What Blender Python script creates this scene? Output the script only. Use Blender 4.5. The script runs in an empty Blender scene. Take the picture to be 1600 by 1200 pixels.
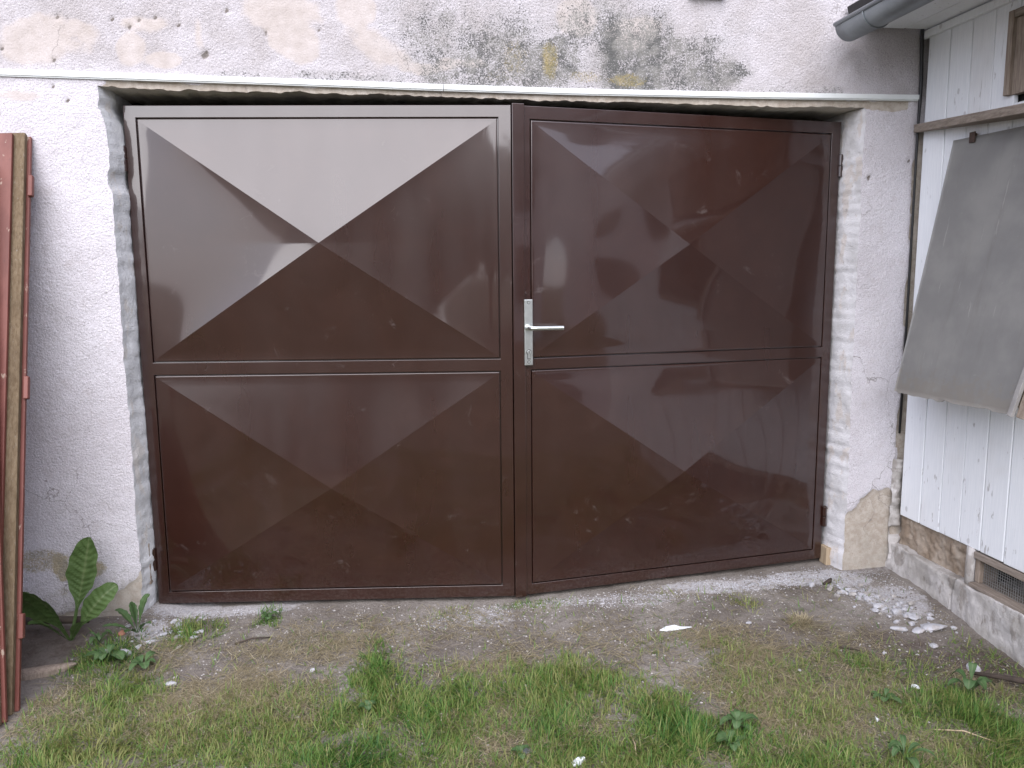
import bpy, bmesh, math, random
import numpy as np
from mathutils import Vector, Matrix

rng = np.random.default_rng(7)
random.seed(7)
S = bpy.context.scene
COL = S.collection
R = math.radians

# ------------------------------------------------------------ camera, sky, sun, exposure
cam = bpy.data.cameras.new('camera')
cam.sensor_width = 36.0
cam.lens = 27.94
cam.clip_start = 0.05
cam.clip_end = 500
cam_o = bpy.data.objects.new('camera', cam)
COL.objects.link(cam_o)
r_ = Vector((0.98837165, -0.15184522, -0.00803227))
u_ = Vector((0.02899336, 0.13633854, 0.99023795))
f_ = Vector((0.1492678, 0.97895599, -0.13915565))
cam_o.matrix_world = Matrix(((r_.x, u_.x, -f_.x, -0.2185), (r_.y, u_.y, -f_.y, -3.2417),
                             (r_.z, u_.z, -f_.z, 1.35666), (0, 0, 0, 1)))
S.camera = cam_o

SUN_EL, SUN_AZ = R(37), R(193)          # azimuth from +Y towards +X: behind the camera, a little to the left
world = bpy.data.worlds.new('World')
S.world = world
world.use_nodes = True
wn = world.node_tree
wn.nodes.clear()
w_out = wn.nodes.new('ShaderNodeOutputWorld')
w_bg = wn.nodes.new('ShaderNodeBackground')
w_sky = wn.nodes.new('ShaderNodeTexSky')
w_sky.sky_type = 'NISHITA'
w_sky.sun_disc = False
w_sky.sun_elevation = SUN_EL
w_sky.sun_rotation = SUN_AZ
w_sky.air_density = 1.0
w_sky.dust_density = 0.6
w_sky.ozone_density = 2.0
w_hsv = wn.nodes.new('ShaderNodeHueSaturation')
w_hsv.inputs['Saturation'].default_value = 0.55      # thin high cloud greys the blue
wn.links.new(w_sky.outputs[0], w_hsv.inputs['Color'])
w_mix = wn.nodes.new('ShaderNodeMix')
w_mix.data_type = 'RGBA'
w_mix.inputs[0].default_value = 0.76                 # even veil of high cloud
w_mix.inputs[7].default_value = (2.9, 2.95, 3.75, 1)
wn.links.new(w_hsv.outputs[0], w_mix.inputs[6])
wn.links.new(w_mix.outputs[2], w_bg.inputs['Color'])
w_bg.inputs['Strength'].default_value = 0.15
wn.links.new(w_bg.outputs[0], w_out.inputs[0])

sun = bpy.data.lights.new('sun', 'SUN')
sun.energy = 1.45
sun.angle = R(72)
sun.color = (1.0, 0.955, 0.945)
sun_o = bpy.data.objects.new('sun', sun)
COL.objects.link(sun_o)
sd = Vector((math.sin(SUN_AZ) * math.cos(SUN_EL), math.cos(SUN_AZ) * math.cos(SUN_EL), math.sin(SUN_EL)))
sun_o.rotation_euler = sd.to_track_quat('Z', 'Y').to_euler()
sun_o.location = (-3, -8, 8)

S.view_settings.view_transform = 'Standard'
S.view_settings.look = 'None'
S.view_settings.gamma = 1
S.view_settings.use_curve_mapping = False
S.view_settings.exposure = 1.7
S.cycles.use_denoising = True
S.cycles.denoiser = 'OPENIMAGEDENOISE'
S.cycles.denoising_input_passes = 'RGB_ALBEDO_NORMAL'
S.cycles.denoising_prefilter = 'ACCURATE'
S.cycles.max_bounces = 8

# ------------------------------------------------------------ helpers
def lat(ix, iy, seed):
    h = (ix.astype(np.int64) * 374761393 + iy.astype(np.int64) * 668265263 + seed * 1442695041) & 0xffffffff
    h = ((h ^ (h >> 13)) * 1274126177) & 0xffffffff
    return ((h ^ (h >> 16)) & 0xffff) / 65535.0

def vnoise(x, y, seed=0):
    x = np.asarray(x, float); y = np.asarray(y, float)
    ix = np.floor(x); iy = np.floor(y)
    fx = x - ix; fy = y - iy
    fx = fx * fx * (3 - 2 * fx); fy = fy * fy * (3 - 2 * fy)
    a = lat(ix, iy, seed); b = lat(ix + 1, iy, seed); c = lat(ix, iy + 1, seed); d = lat(ix + 1, iy + 1, seed)
    return (a * (1 - fx) + b * fx) * (1 - fy) + (c * (1 - fx) + d * fx) * fy

def fbm(x, y, seed=0, octaves=4):
    s = 0; a = 0.5; t = 0
    for o in range(octaves):
        s = s + a * vnoise(np.asarray(x) * 2 ** o + 17.3 * o, np.asarray(y) * 2 ** o - 9.1 * o, seed + o)
        t += a; a *= 0.5
    return s / t            # 0..1

def sstep(a, b, x):
    t = np.clip((np.asarray(x, float) - a) / (b - a), 0, 1)
    return t * t * (3 - 2 * t)

def blobs(x, y, lst, rough=0.35, scale=9.0, seed=3):
    x = np.asarray(x, float); y = np.asarray(y, float)
    out = np.zeros_like(x)
    n = fbm(x * scale, y * scale, seed) - 0.5
    for b in lst:
        d = b[4] if len(b) > 4 else 1.0
        r = np.sqrt(((x - b[0]) / b[2]) ** 2 + ((y - b[1]) / b[3]) ** 2) + n * rough * 2
        out = np.maximum(out, d * sstep(1.15, 0.55, r))
    return out

def mesh_obj(name, verts, faces, mat=None, parent=None, smooth=False, attrs=None):
    me = bpy.data.meshes.new(name)
    me.from_pydata([tuple(v) for v in verts], [], [tuple(f) for f in faces])
    me.update()
    return link(name, me, mat, parent, smooth, attrs)

def link(name, me, mat=None, parent=None, smooth=False, attrs=None):
    if attrs:
        for k, v in attrs.items():
            a = me.attributes.new(k, 'FLOAT', 'POINT')
            a.data.foreach_set('value', np.asarray(v, np.float32).ravel())
    if smooth:
        me.polygons.foreach_set('use_smooth', [True] * len(me.polygons))
    if mat:
        me.materials.append(mat)
    o = bpy.data.objects.new(name, me)
    COL.objects.link(o)
    if parent:
        o.parent = parent
    return o

def bm_obj(name, bm, mat=None, parent=None, smooth=False, bevel=0.0):
    me = bpy.data.meshes.new(name)
    bmesh.ops.recalc_face_normals(bm, faces=bm.faces[:])
    bm.to_mesh(me); bm.free()
    o = link(name, me, mat, parent, smooth or bevel > 0)
    if bevel > 0:
        m = o.modifiers.new('bevel', 'BEVEL')
        m.width = bevel; m.segments = 2; m.limit_method = 'ANGLE'; m.angle_limit = R(40); m.harden_normals = True
    return o

def box_bm(bm, x0, x1, y0, y1, z0, z1, M=None):
    vs = [Vector(p) for p in ((x0, y0, z0), (x1, y0, z0), (x1, y1, z0), (x0, y1, z0), (x0, y0, z1), (x1, y0, z1), (x1, y1, z1), (x0, y1, z1))]
    if M: vs = [M @ v for v in vs]
    v = [bm.verts.new(p) for p in vs]
    for f in ((0, 1, 2, 3), (4, 5, 6, 7), (0, 1, 5, 4), (1, 2, 6, 5), (2, 3, 7, 6), (3, 0, 4, 7)):
        bm.faces.new([v[i] for i in f])
    return v

def box(name, x0, x1, y0, y1, z0, z1, mat, parent=None, bevel=0.003, M=None):
    bm = bmesh.new()
    box_bm(bm, x0, x1, y0, y1, z0, z1, M)
    return bm_obj(name, bm, mat, parent, bevel=bevel)

def tube(bm, pts, rad, n=10, cap=True):
    pts = [Vector(p) for p in pts]
    rads = rad if isinstance(rad, (list, tuple)) else [rad] * len(pts)
    rings = []
    for i, p in enumerate(pts):
        d = (pts[min(i + 1, len(pts) - 1)] - pts[max(i - 1, 0)]).normalized()
        a = d.orthogonal().normalized() if i == 0 else (prev - d * prev.dot(d)).normalized()
        prev = a
        b = d.cross(a)
        rings.append([bm.verts.new(p + (a * math.cos(2 * math.pi * k / n) + b * math.sin(2 * math.pi * k / n)) * rads[i]) for k in range(n)])
    for i in range(len(rings) - 1):
        for k in range(n):
            bm.faces.new((rings[i][k], rings[i][(k + 1) % n], rings[i + 1][(k + 1) % n], rings[i + 1][k]))
    if cap:
        bm.faces.new(rings[0][::-1]); bm.faces.new(rings[-1])

def thing(name, label, cat, loc=(0, 0, 0), rot=(0, 0, 0), group=None):
    o = bpy.data.objects.new(name, None)
    COL.objects.link(o)
    o.location = loc; o.rotation_euler = rot
    o['label'] = label; o['category'] = cat
    if group: o['group'] = group
    return o

def tag(o, label=None, cat=None, group=None, kind=None):
    if label: o['label'] = label
    if cat: o['category'] = cat
    if group: o['group'] = group
    if kind: o['kind'] = kind
    return o

def grid_faces(nu, nv):
    """faces of a grid of nu x nv vertices, index i*nv+j"""
    i, j = np.meshgrid(np.arange(nu - 1), np.arange(nv - 1), indexing='ij')
    a = (i * nv + j).ravel()
    return np.stack([a, a + nv, a + nv + 1, a + 1], 1)

# ------------------------------------------------------------ material helper
class NT:
    def __init__(self, name):
        self.m = bpy.data.materials.new(name)
        self.m.use_nodes = True
        self.t = self.m.node_tree
        self.t.nodes.clear()
        self.out = self.t.nodes.new('ShaderNodeOutputMaterial')
        self.b = self.n('ShaderNodeBsdfPrincipled')
        self.t.links.new(self.b.outputs[0], self.out.inputs[0])
        self.tc = self.n('ShaderNodeTexCoord').outputs['Object']
    def n(self, typ, **kw):
        nd = self.t.nodes.new(typ)
        for k, v in kw.items(): setattr(nd, k, v)
        return nd
    def put(self, sock, val):
        if isinstance(val, bpy.types.NodeSocket): self.t.links.new(val, sock)
        elif isinstance(val, tuple): sock.default_value = (*val, 1.0) if len(val) == 3 and sock.type == 'RGBA' else val
        else: sock.default_value = val
    def set(self, **kw):
        for k, v in kw.items(): self.put(self.b.inputs[k.replace('_', ' ')], v)
        return self.m
    def noise(self, scale, detail=3.0, rough=0.55, vec=None, dist=0.0):
        nd = self.n('ShaderNodeTexNoise')
        self.put(nd.inputs['Vector'], vec or self.tc)
        nd.inputs['Scale'].default_value = scale; nd.inputs['Detail'].default_value = detail
        nd.inputs['Roughness'].default_value = rough; nd.inputs['Distortion'].default_value = dist
        return nd.outputs['Fac']
    def voro(self, scale, vec=None, feature='F1', out='Distance'):
        nd = self.n('ShaderNodeTexVoronoi', feature=feature)
        self.put(nd.inputs['Vector'], vec or self.tc)
        nd.inputs['Scale'].default_value = scale
        return nd.outputs[out]
    def scale(self, s, vec=None):
        nd = self.n('ShaderNodeMapping')
        self.put(nd.inputs['Vector'], vec or self.tc)
        nd.inputs['Scale'].default_value = s
        return nd.outputs[0]
    def rnd_vec(self):
        """object coordinates shifted by a random amount for every object"""
        oi = self.n('ShaderNodeObjectInfo').outputs['Random']
        k = self.math('MULTIPLY', oi, 37.0)
        c = self.n('ShaderNodeCombineXYZ')
        for i in range(3): self.put(c.inputs[i], k)
        v = self.n('ShaderNodeVectorMath', operation='ADD')
        self.put(v.inputs[0], self.tc); self.put(v.inputs[1], c.outputs[0])
        return v.outputs[0]
    def math(self, op, a, b=0.0, c=0.0, clamp=False):
        nd = self.n('ShaderNodeMath', operation=op, use_clamp=clamp)
        self.put(nd.inputs[0], a); self.put(nd.inputs[1], b); self.put(nd.inputs[2], c)
        return nd.outputs[0]
    def rng(self, v, a, b, lo=0.0, hi=1.0, smooth=True):
        nd = self.n('ShaderNodeMapRange', interpolation_type='SMOOTHSTEP' if smooth else 'LINEAR')
        self.put(nd.inputs['Value'], v)
        nd.inputs['From Min'].default_value = a; nd.inputs['From Max'].default_value = b
        nd.inputs['To Min'].default_value = lo; nd.inputs['To Max'].default_value = hi
        return nd.outputs[0]
    def mix(self, f, a, b, mode='MIX'):
        nd = self.n('ShaderNodeMix', data_type='RGBA', blend_type=mode)
        self.put(nd.inputs[0], f); self.put(nd.inputs[6], a); self.put(nd.inputs[7], b)
        return nd.outputs[2]
    def attr(self, name):
        return self.n('ShaderNodeAttribute', attribute_name=name).outputs['Fac']
    def bump(self, h, strength=0.5, dist=0.002, normal=None):
        nd = self.n('ShaderNodeBump')
        nd.inputs['Strength'].default_value = strength; nd.inputs['Distance'].default_value = dist
        self.put(nd.inputs['Height'], h)
        if normal: self.put(nd.inputs['Normal'], normal)
        return nd.outputs[0]

def simple(name, col, rough=0.6, metal=0.0, var=0.12, scale=25.0, bump=0.15, spec=0.5):
    t = NT(name)
    v = t.rnd_vec()
    n = t.noise(scale, 4, 0.6, v)
    c = t.mix(t.rng(n, 0.3, 0.7), tuple(x * (1 - var) for x in col), tuple(min(1, x * (1 + var)) for x in col))
    return t.set(Base_Color=c, Roughness=rough, Metallic=metal, Specular_IOR_Level=spec,
                 Normal=t.bump(t.noise(scale * 8, 3, 0.6, v), bump, 0.001))

# ---- wall render (painted roughcast)
def mat_wall():
    t = NT('painted_roughcast')
    big = t.noise(2.3, 4); mid = t.noise(14, 4); fine = t.noise(170, 3, 0.65); tiny = t.noise(480, 2)
    lump = t.voro(110)
    paint = t.mix(t.rng(big, 0.35, 0.65), (0.60, 0.575, 0.60), (0.68, 0.66, 0.69))
    paint = t.mix(t.rng(mid, 0.55, 0.75, 0, 0.45), paint, (0.52, 0.475, 0.48))
    sep = t.n('ShaderNodeSeparateXYZ'); t.put(sep.inputs[0], t.tc)
    paint = t.mix(t.rng(sep.outputs[2], 2.07, 2.09, 0, 0.9), paint, t.mix(t.rng(t.noise(5, 4), 0.35, 0.65), (0.43, 0.40, 0.395), (0.54, 0.515, 0.53)))
    # shade in the render's pits painted into the colour, mixed with grime
    pit_shade = t.rng(t.noise(210, 3, 0.7), 0.54, 0.70)
    paint = t.mix(t.math('MULTIPLY', pit_shade, t.rng(t.noise(6, 3), 0.3, 0.7, 0.40, 0.80)), paint, (0.30, 0.27, 0.27))
    paint = t.mix(1.0, paint, t.mix(t.rng(t.noise(330, 2, 0.6), 0.3, 0.7), (0.78, 0.77, 0.78), (1.12, 1.12, 1.12)), 'MULTIPLY')  # light and dark of the bumpy grain put into the colour
    beige_a = t.math('ADD', t.attr('beige'), t.math('MULTIPLY', t.math('SUBTRACT', t.noise(22, 5, 0.65), 0.5), 1.1))
    beige = t.rng(beige_a, 0.22, 0.95)
    bc = t.mix(t.rng(t.noise(20, 3), 0.3, 0.7), (0.43, 0.375, 0.335), (0.50, 0.445, 0.41))
    c = t.mix(t.math('MULTIPLY', beige, 0.7), paint, bc)
    mil = t.attr('mildew')
    c = t.mix(t.math('MULTIPLY', t.rng(mil, 0.1, 0.9), t.rng(t.noise(26, 4, 0.65), 0.3, 0.65, 0.0, 0.55)), c, (0.25, 0.25, 0.235))
    thr = t.math('SUBTRACT', t.math('ADD', t.math('MULTIPLY', t.noise(200, 3, 0.65), 1.0), t.math('MULTIPLY', t.noise(40, 3), 0.35)), t.math('SUBTRACT', 0.955, t.math('MULTIPLY', mil, 0.48)))
    c = t.mix(t.math('MULTIPLY', t.rng(thr, -0.05, 0.12), t.rng(mil, 0.02, 0.2)), c, t.mix(t.rng(mid, 0.4, 0.6), (0.11, 0.11, 0.105), (0.21, 0.205, 0.19)))
    mo = t.attr('moss')
    mthr = t.math('ADD', t.math('MULTIPLY', mo, 0.5), t.math('SUBTRACT', fine, 0.62))
    c = t.mix(t.math('MULTIPLY', t.rng(mthr, 0.05, 0.4), 0.7), c, t.mix(t.rng(t.noise(30, 3), 0.4, 0.6), (0.22, 0.19, 0.09), (0.33, 0.26, 0.10)))
    peel = t.rng(t.attr('peel'), 0.4, 0.6)
    pc = t.mix(t.rng(t.noise(35, 5, 0.65), 0.3, 0.7), (0.36, 0.31, 0.255), (0.50, 0.455, 0.40))
    pc = t.mix(t.rng(fine, 0.55, 0.7, 0, 0.5), pc, (0.22, 0.18, 0.15))
    c = t.mix(peel, c, pc)
    # mud splash and damp near the ground, hairline cracks
    low = t.rng(t.math('ADD', sep.outputs[2], t.math('MULTIPLY', t.noise(5, 5, 0.7), 0.55)), 0.52, 0.22)
    c = t.mix(t.math('MULTIPLY', low, t.rng(t.noise(60, 3, 0.7), 0.35, 0.65, 0.15, 0.75)), c, (0.36, 0.335, 0.29))
    wv = t.n('ShaderNodeVectorMath', operation='ADD'); t.put(wv.inputs[0], t.tc)
    nz = t.n('ShaderNodeTexNoise'); t.put(nz.inputs['Vector'], t.tc); nz.inputs['Scale'].default_value = 7; nz.inputs['Detail'].default_value = 4
    sc_ = t.n('ShaderNodeVectorMath', operation='SCALE'); t.put(sc_.inputs[0], nz.outputs['Color']); sc_.inputs['Scale'].default_value = 0.25
    t.put(wv.inputs[1], sc_.outputs[0])
    cr = t.voro(1.5, wv.outputs[0], 'DISTANCE_TO_EDGE')
    crack = t.math('MULTIPLY', t.rng(cr, 0.0035, 0.0008), t.rng(t.noise(1.7, 2), 0.50, 0.58))
    c = t.mix(t.math('MULTIPLY', crack, 0.65), c, (0.20, 0.18, 0.17))
    c = t.mix(t.rng(t.attr('hole'), 0.3, 0.6), c, (0.24, 0.215, 0.20))
    smoothness = t.math('SUBTRACT', 1.0, t.math('MULTIPLY', t.math('MAXIMUM', beige, peel), 0.72))
    h = t.math('ADD', t.math('MULTIPLY', fine, 1.0), t.math('MULTIPLY', tiny, 0.35))
    h = t.math('ADD', h, t.math('MULTIPLY', lump, -0.5))
    h = t.math('ADD', t.math('MULTIPLY', t.math('SUBTRACT', h, 0.45), smoothness), t.math('MULTIPLY', t.noise(260, 2), 0.25))
    return t.set(Base_Color=c, Roughness=0.92, Specular_IOR_Level=0.2, Normal=t.bump(h, 0.9, 0.005))

def mat_mortar(name, a, b, spots, sp_amt=0.5):
    t = NT(name)
    n1 = t.noise(9, 5, 0.6); n2 = t.noise(60, 4, 0.65); n3 = t.noise(240, 2)
    c = t.mix(t.rng(n1, 0.35, 0.65), a, b)
    c = t.mix(t.rng(t.noise(16, 4, 0.6, t.scale((1, 1, 0.5))), 0.53, 0.62, 0, sp_amt), c, spots)
    c = t.mix(t.rng(n2, 0.6, 0.75, 0, 0.5), c, (0.12, 0.11, 0.1))
    h = t.math('ADD', t.math('MULTIPLY', n2, 1.0), t.math('MULTIPLY', n3, 0.4))
    return t.set(Base_Color=c, Roughness=0.95, Specular_IOR_Level=0.2, Normal=t.bump(h, 0.8, 0.005))

def mat_gate():
    t = NT('gloss_brown_lacquer')
    sm = t.noise(7, 4, 0.6); st = t.noise(3.0, 3, 0.5, t.scale((2.2, 2.2, 0.5)))
    c = t.mix(t.rng(sm, 0.4, 0.7), (0.0225, 0.0068, 0.0042), (0.0265, 0.0086, 0.0055))
    # dried dust smears and hand marks
    v = t.n('ShaderNodeVectorMath', operation='ADD')
    sm2 = t.noise(11, 5, 0.7, None, 0.6)
    smear = t.math('MULTIPLY', t.rng(sm2, 0.60, 0.74), t.rng(t.noise(2.4, 2), 0.45, 0.62))
    c = t.mix(t.math('MULTIPLY', smear, 0.10), c, (0.34, 0.30, 0.29))
    sp = t.n('ShaderNodeSeparateXYZ'); t.put(sp.inputs[0], t.tc)
    splash = t.math('MULTIPLY', t.rng(t.math('ADD', sp.outputs[2], t.math('MULTIPLY', t.noise(14, 4, 0.7), 0.16)), 0.22, 0.06), t.rng(t.noise(90, 3, 0.7), 0.42, 0.66))
    c = t.mix(t.math('MULTIPLY', splash, 0.10), c, (0.26, 0.22, 0.19))
    # fine scratches
    sc = t.noise(9, 2, 0.5, t.scale((1, 1, 1)), 0.8)
    line = t.rng(t.math('ABSOLUTE', t.math('SUBTRACT', sc, 0.5)), 0.0, 0.0035, 1, 0)
    line = t.math('MULTIPLY', line, t.rng(t.noise(5.5, 3), 0.66, 0.72))
    c = t.mix(t.math('MULTIPLY', line, 0.22), c, (0.36, 0.30, 0.29))
    rough = t.math('ADD', t.rng(st, 0.3, 0.7, 0.27, 0.34), t.math('MULTIPLY', smear, 0.22))
    h = t.noise(55, 2, 0.5)
    return t.set(Base_Color=c, Roughness=rough, IOR=1.5, Specular_IOR_Level=0.44, Coat_Weight=1.0, Coat_Roughness=0.05,
                 Coat_IOR=1.52, Normal=t.bump(h, 0.02, 0.002))

def mat_boards():
    t = NT('white_painted_boards')
    v = t.rnd_vec()
    grain = t.noise(30, 4, 0.6, t.scale((6, 6, 0.35), v))
    c = t.mix(t.rng(grain, 0.35, 0.7), (0.74, 0.765, 0.79), (0.80, 0.82, 0.84))
    wear = t.noise(16, 4, 0.65, t.scale((2.2, 2.2, 0.55), v))
    c = t.mix(t.rng(wear, 0.645, 0.70, 0, 0.65), c, (0.30, 0.28, 0.27))
    crack = t.noise(22, 3, 0.6, t.scale((5, 5, 0.22), v))
    c = t.mix(t.math('MULTIPLY', t.rng(crack, 0.68, 0.72), t.rng(t.noise(2.4, 2, 0.5, v), 0.48, 0.6)), c, (0.20, 0.18, 0.17))
    knot = t.voro(9.5, t.scale((1.0, 1.0, 0.6), v))
    c = t.mix(t.rng(t.math('ADD', knot, t.math('MULTIPLY', t.noise(40, 3, 0.6, v), 0.09)), 0.135, 0.10, 0, 0.42), c, (0.27, 0.25, 0.25))
    c = t.mix(t.rng(t.noise(3, 3, 0.5, v), 0.5, 0.8, 0, 0.35), c, (0.50, 0.46, 0.42))
    h = t.math('ADD', grain, t.math('MULTIPLY', t.rng(wear, 0.64, 0.72), -1.0))
    return t.set(Base_Color=c, Roughness=0.55, Specular_IOR_Level=0.35, Normal=t.bump(h, 0.35, 0.0015))

def mat_wood(name, a, b, dark=(0.06, 0.045, 0.035), axis=(8, 8, 0.6), rough=0.8):
    t = NT(name)
    v = t.rnd_vec()
    g = t.noise(16, 5, 0.65, t.scale(axis, v), 0.4)
    c = t.mix(t.rng(g, 0.3, 0.7), a, b)
    c = t.mix(t.rng(t.noise(34, 4, 0.6, t.scale(axis, v)), 0.6, 0.72, 0, 0.7), c, dark)
    c = t.mix(t.rng(t.noise(4, 4, 0.6, v), 0.5, 0.75, 0, 0.5), c, tuple(x * 0.6 for x in a))
    return t.set(Base_Color=c, Roughness=rough, Specular_IOR_Level=0.25, Normal=t.bump(g, 0.5, 0.003))

def mat_red():
    t = NT('chalky_red_paint')
    v = t.rnd_vec()
    n = t.noise(5, 4, 0.6, t.scale((3, 3, 0.7), v))
    c = t.mix(t.rng(n, 0.3, 0.7), (0.125, 0.036, 0.026), (0.18, 0.060, 0.045))
    chip = t.noise(26, 5, 0.7, t.scale((1.6, 1.6, 0.5), v))
    c = t.mix(t.rng(chip, 0.63, 0.68, 0, 0.75), c, (0.40, 0.32, 0.25))
    c = t.mix(t.rng(t.noise(50, 3, 0.6, v), 0.62, 0.75, 0, 0.5), c, (0.09, 0.035, 0.03))
    return t.set(Base_Color=c, Roughness=0.5, Specular_IOR_Level=0.4, Normal=t.bump(t.math('ADD', n, chip), 0.25, 0.002))

def mat_ground():
    t = NT('bare_soil')
    n1 = t.noise(3.2, 5, 0.6); n2 = t.noise(26, 5, 0.65); n3 = t.noise(150, 3, 0.65); n4 = t.noise(420, 2)
    c = t.mix(t.rng(n1, 0.35, 0.65), (0.150, 0.130, 0.112), (0.245, 0.222, 0.198))
    c = t.mix(t.rng(n2, 0.5, 0.75, 0, 0.55), c, (0.105, 0.088, 0.075))
    c = t.mix(t.rng(n3, 0.56, 0.72, 0, 0.6), c, (0.33, 0.31, 0.285))
    c = t.mix(t.rng(n3, 0.44, 0.3, 0, 0.6), c, (0.075, 0.063, 0.055))
    c = t.mix(t.math('MULTIPLY', t.attr('damp'), t.rng(n2, 0.2, 0.7, 1.0, 0.4)), c, (0.075, 0.055, 0.045))
    th = t.math('ADD', t.attr('thatch'), t.math('MULTIPLY', t.math('SUBTRACT', n2, 0.5), 0.9))
    c = t.mix(t.rng(th, 0.35, 0.85, 0, 0.7), c, t.mix(t.rng(n3, 0.4, 0.6), (0.11, 0.098, 0.062), (0.215, 0.19, 0.135)))
    du = t.math('ADD', t.attr('dust'), t.math('MULTIPLY', t.math('SUBTRACT', t.noise(45, 5, 0.7), 0.5), 1.1))
    c = t.mix(t.rng(du, 0.35, 0.8, 0, 0.85), c, t.mix(t.rng(n3, 0.35, 0.65), (0.34, 0.325, 0.325), (0.50, 0.485, 0.49)))
    c = t.mix(t.attr('far'), c, t.mix(t.rng(n1, 0.4, 0.6), (0.11, 0.10, 0.065), (0.16, 0.14, 0.10)))
    h = t.math('ADD', t.math('MULTIPLY', n2, 1.0), t.math('ADD', t.math('MULTIPLY', n3, 0.5), t.math('MULTIPLY', n4, 0.15)))
    return t.set(Base_Color=c, Roughness=0.97, Specular_IOR_Level=0.15, Normal=t.bump(h, 0.9, 0.012))

def mat_blade(name, stops):
    t = NT(name)
    r = t.n('ShaderNodeValToRGB')
    t.put(r.inputs[0], t.attr('tint'))
    els = r.color_ramp.elements
    while len(els) < len(stops): els.new(0.5)
    for e, (p, c) in zip(els, stops):
        e.position = p; e.color = (*c, 1)
    tr = t.n('ShaderNodeBsdfTranslucent'); t.put(tr.inputs[0], r.outputs[0])
    t.set(Base_Color=r.outputs[0], Roughness=0.55, Specular_IOR_Level=0.35)
    mx = t.n('ShaderNodeMixShader'); mx.inputs[0].default_value = 0.3
    t.t.links.new(t.b.outputs[0], mx.inputs[1]); t.t.links.new(tr.outputs[0], mx.inputs[2])
    t.t.links.new(mx.outputs[0], t.out.inputs[0])
    return t.m

def mat_leaf(name, a, b, vein):
    t = NT(name)
    n = t.noise(30, 4, 0.6, t.rnd_vec())
    c = t.mix(t.rng(n, 0.3, 0.7), a, b)
    c = t.mix(t.rng(t.attr('vein'), 0.3, 0.95, 0, 0.55), c, vein)
    tr = t.n('ShaderNodeBsdfTranslucent'); t.put(tr.inputs[0], c)
    t.set(Base_Color=c, Roughness=0.55, Specular_IOR_Level=0.35, Normal=t.bump(n, 0.3, 0.002))
    mx = t.n('ShaderNodeMixShader'); mx.inputs[0].default_value = 0.22
    t.t.links.new(t.b.outputs[0], mx.inputs[1]); t.t.links.new(tr.outputs[0], mx.inputs[2])
    t.t.links.new(mx.outputs[0], t.out.inputs[0])
    return t.m

def mat_sheet():
    t = NT('twin_wall_plastic')
    rib = t.n('ShaderNodeTexWave', wave_type='BANDS', bands_direction='X')
    t.put(rib.inputs['Vector'], t.tc); rib.inputs['Scale'].default_value = 30.0; rib.inputs['Distortion'].default_value = 0.2
    n = t.noise(5, 4, 0.6); s = t.noise(60, 3, 0.6)
    c = t.mix(t.rng(n, 0.35, 0.7), (0.31, 0.307, 0.30), (0.385, 0.38, 0.365))
    c = t.mix(t.rng(s, 0.66, 0.74, 0, 0.5), c, (0.45, 0.44, 0.42))
    c = t.mix(t.rng(t.noise(7, 4, 0.7, t.scale((1, 3.5, 0.35))), 0.52, 0.75, 0, 0.28), c, (0.22, 0.21, 0.195))
    c = t.mix(t.rng(t.noise(14, 4, 0.6, t.scale((1, 3.5, 0.3))), 0.66, 0.70, 0, 0.6), c, (0.55, 0.54, 0.52))
    edge = t.rng(t.math('ADD', t.attr('foot'), t.math('MULTIPLY', t.math('SUBTRACT', t.noise(24, 4, 0.7), 0.5), 0.35)), 0.90, 0.97)
    c = t.mix(t.math('MULTIPLY', edge, 0.6), c, (0.33, 0.30, 0.26))
    tr = t.n('ShaderNodeBsdfTranslucent'); t.put(tr.inputs[0], t.mix(0.5, c, (0.42, 0.38, 0.30)))
    t.set(Base_Color=c, Roughness=0.38, Specular_IOR_Level=0.5, Normal=t.bump(rib.outputs['Fac'], 0.12, 0.002))
    mx = t.n('ShaderNodeMixShader'); mx.inputs[0].default_value = 0.4
    t.t.links.new(t.b.outputs[0], mx.inputs[1]); t.t.links.new(tr.outputs[0], mx.inputs[2])
    t.t.links.new(mx.outputs[0], t.out.inputs[0])
    return t.m

M_wall = mat_wall()
M_mortar_l = mat_mortar('grey_mortar', (0.58, 0.585, 0.59), (0.70, 0.705, 0.71), (0.60, 0.53, 0.45), 0.4)
M_mortar_r = mat_mortar('patchy_mortar', (0.54, 0.53, 0.53), (0.68, 0.67, 0.68), (0.55, 0.48, 0.42), 0.55)
M_soffit = mat_mortar('soffit_mortar', (0.48, 0.45, 0.40), (0.62, 0.58, 0.52), (0.60, 0.54, 0.46), 0.4)
M_earth = mat_mortar('clay_plaster', (0.24, 0.185, 0.135), (0.36, 0.30, 0.24), (0.42, 0.37, 0.31), 0.4)
M_conc = mat_mortar('old_concrete', (0.36, 0.34, 0.315), (0.52, 0.50, 0.485), (0.20, 0.175, 0.15), 0.6)
M_dark = simple('dark_interior', (0.02, 0.019, 0.018), 0.95, bump=0.0)  # near-black colour standing in for shade indoors and behind openings
M_gate = mat_gate()
M_steel = simple('brushed_steel', (0.62, 0.65, 0.63), 0.32, 1.0, 0.06, 60, 0.05)
M_steel_dk = simple('dark_slot', (0.05, 0.05, 0.05), 0.5, 0.6)
M_strip = simple('white_plastic', (0.70, 0.73, 0.725), 0.4, 0, 0.05, 8, 0.04)
M_strip_dk = simple('strip_shadow_lip', (0.42, 0.42, 0.40), 0.5)
M_board = mat_boards()
M_wood = mat_wood('weathered_wood', (0.20, 0.155, 0.12), (0.33, 0.275, 0.225))
M_woodh = mat_wood('weathered_plank', (0.18, 0.145, 0.115), (0.31, 0.265, 0.225), axis=(8, 0.6, 8))
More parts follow.
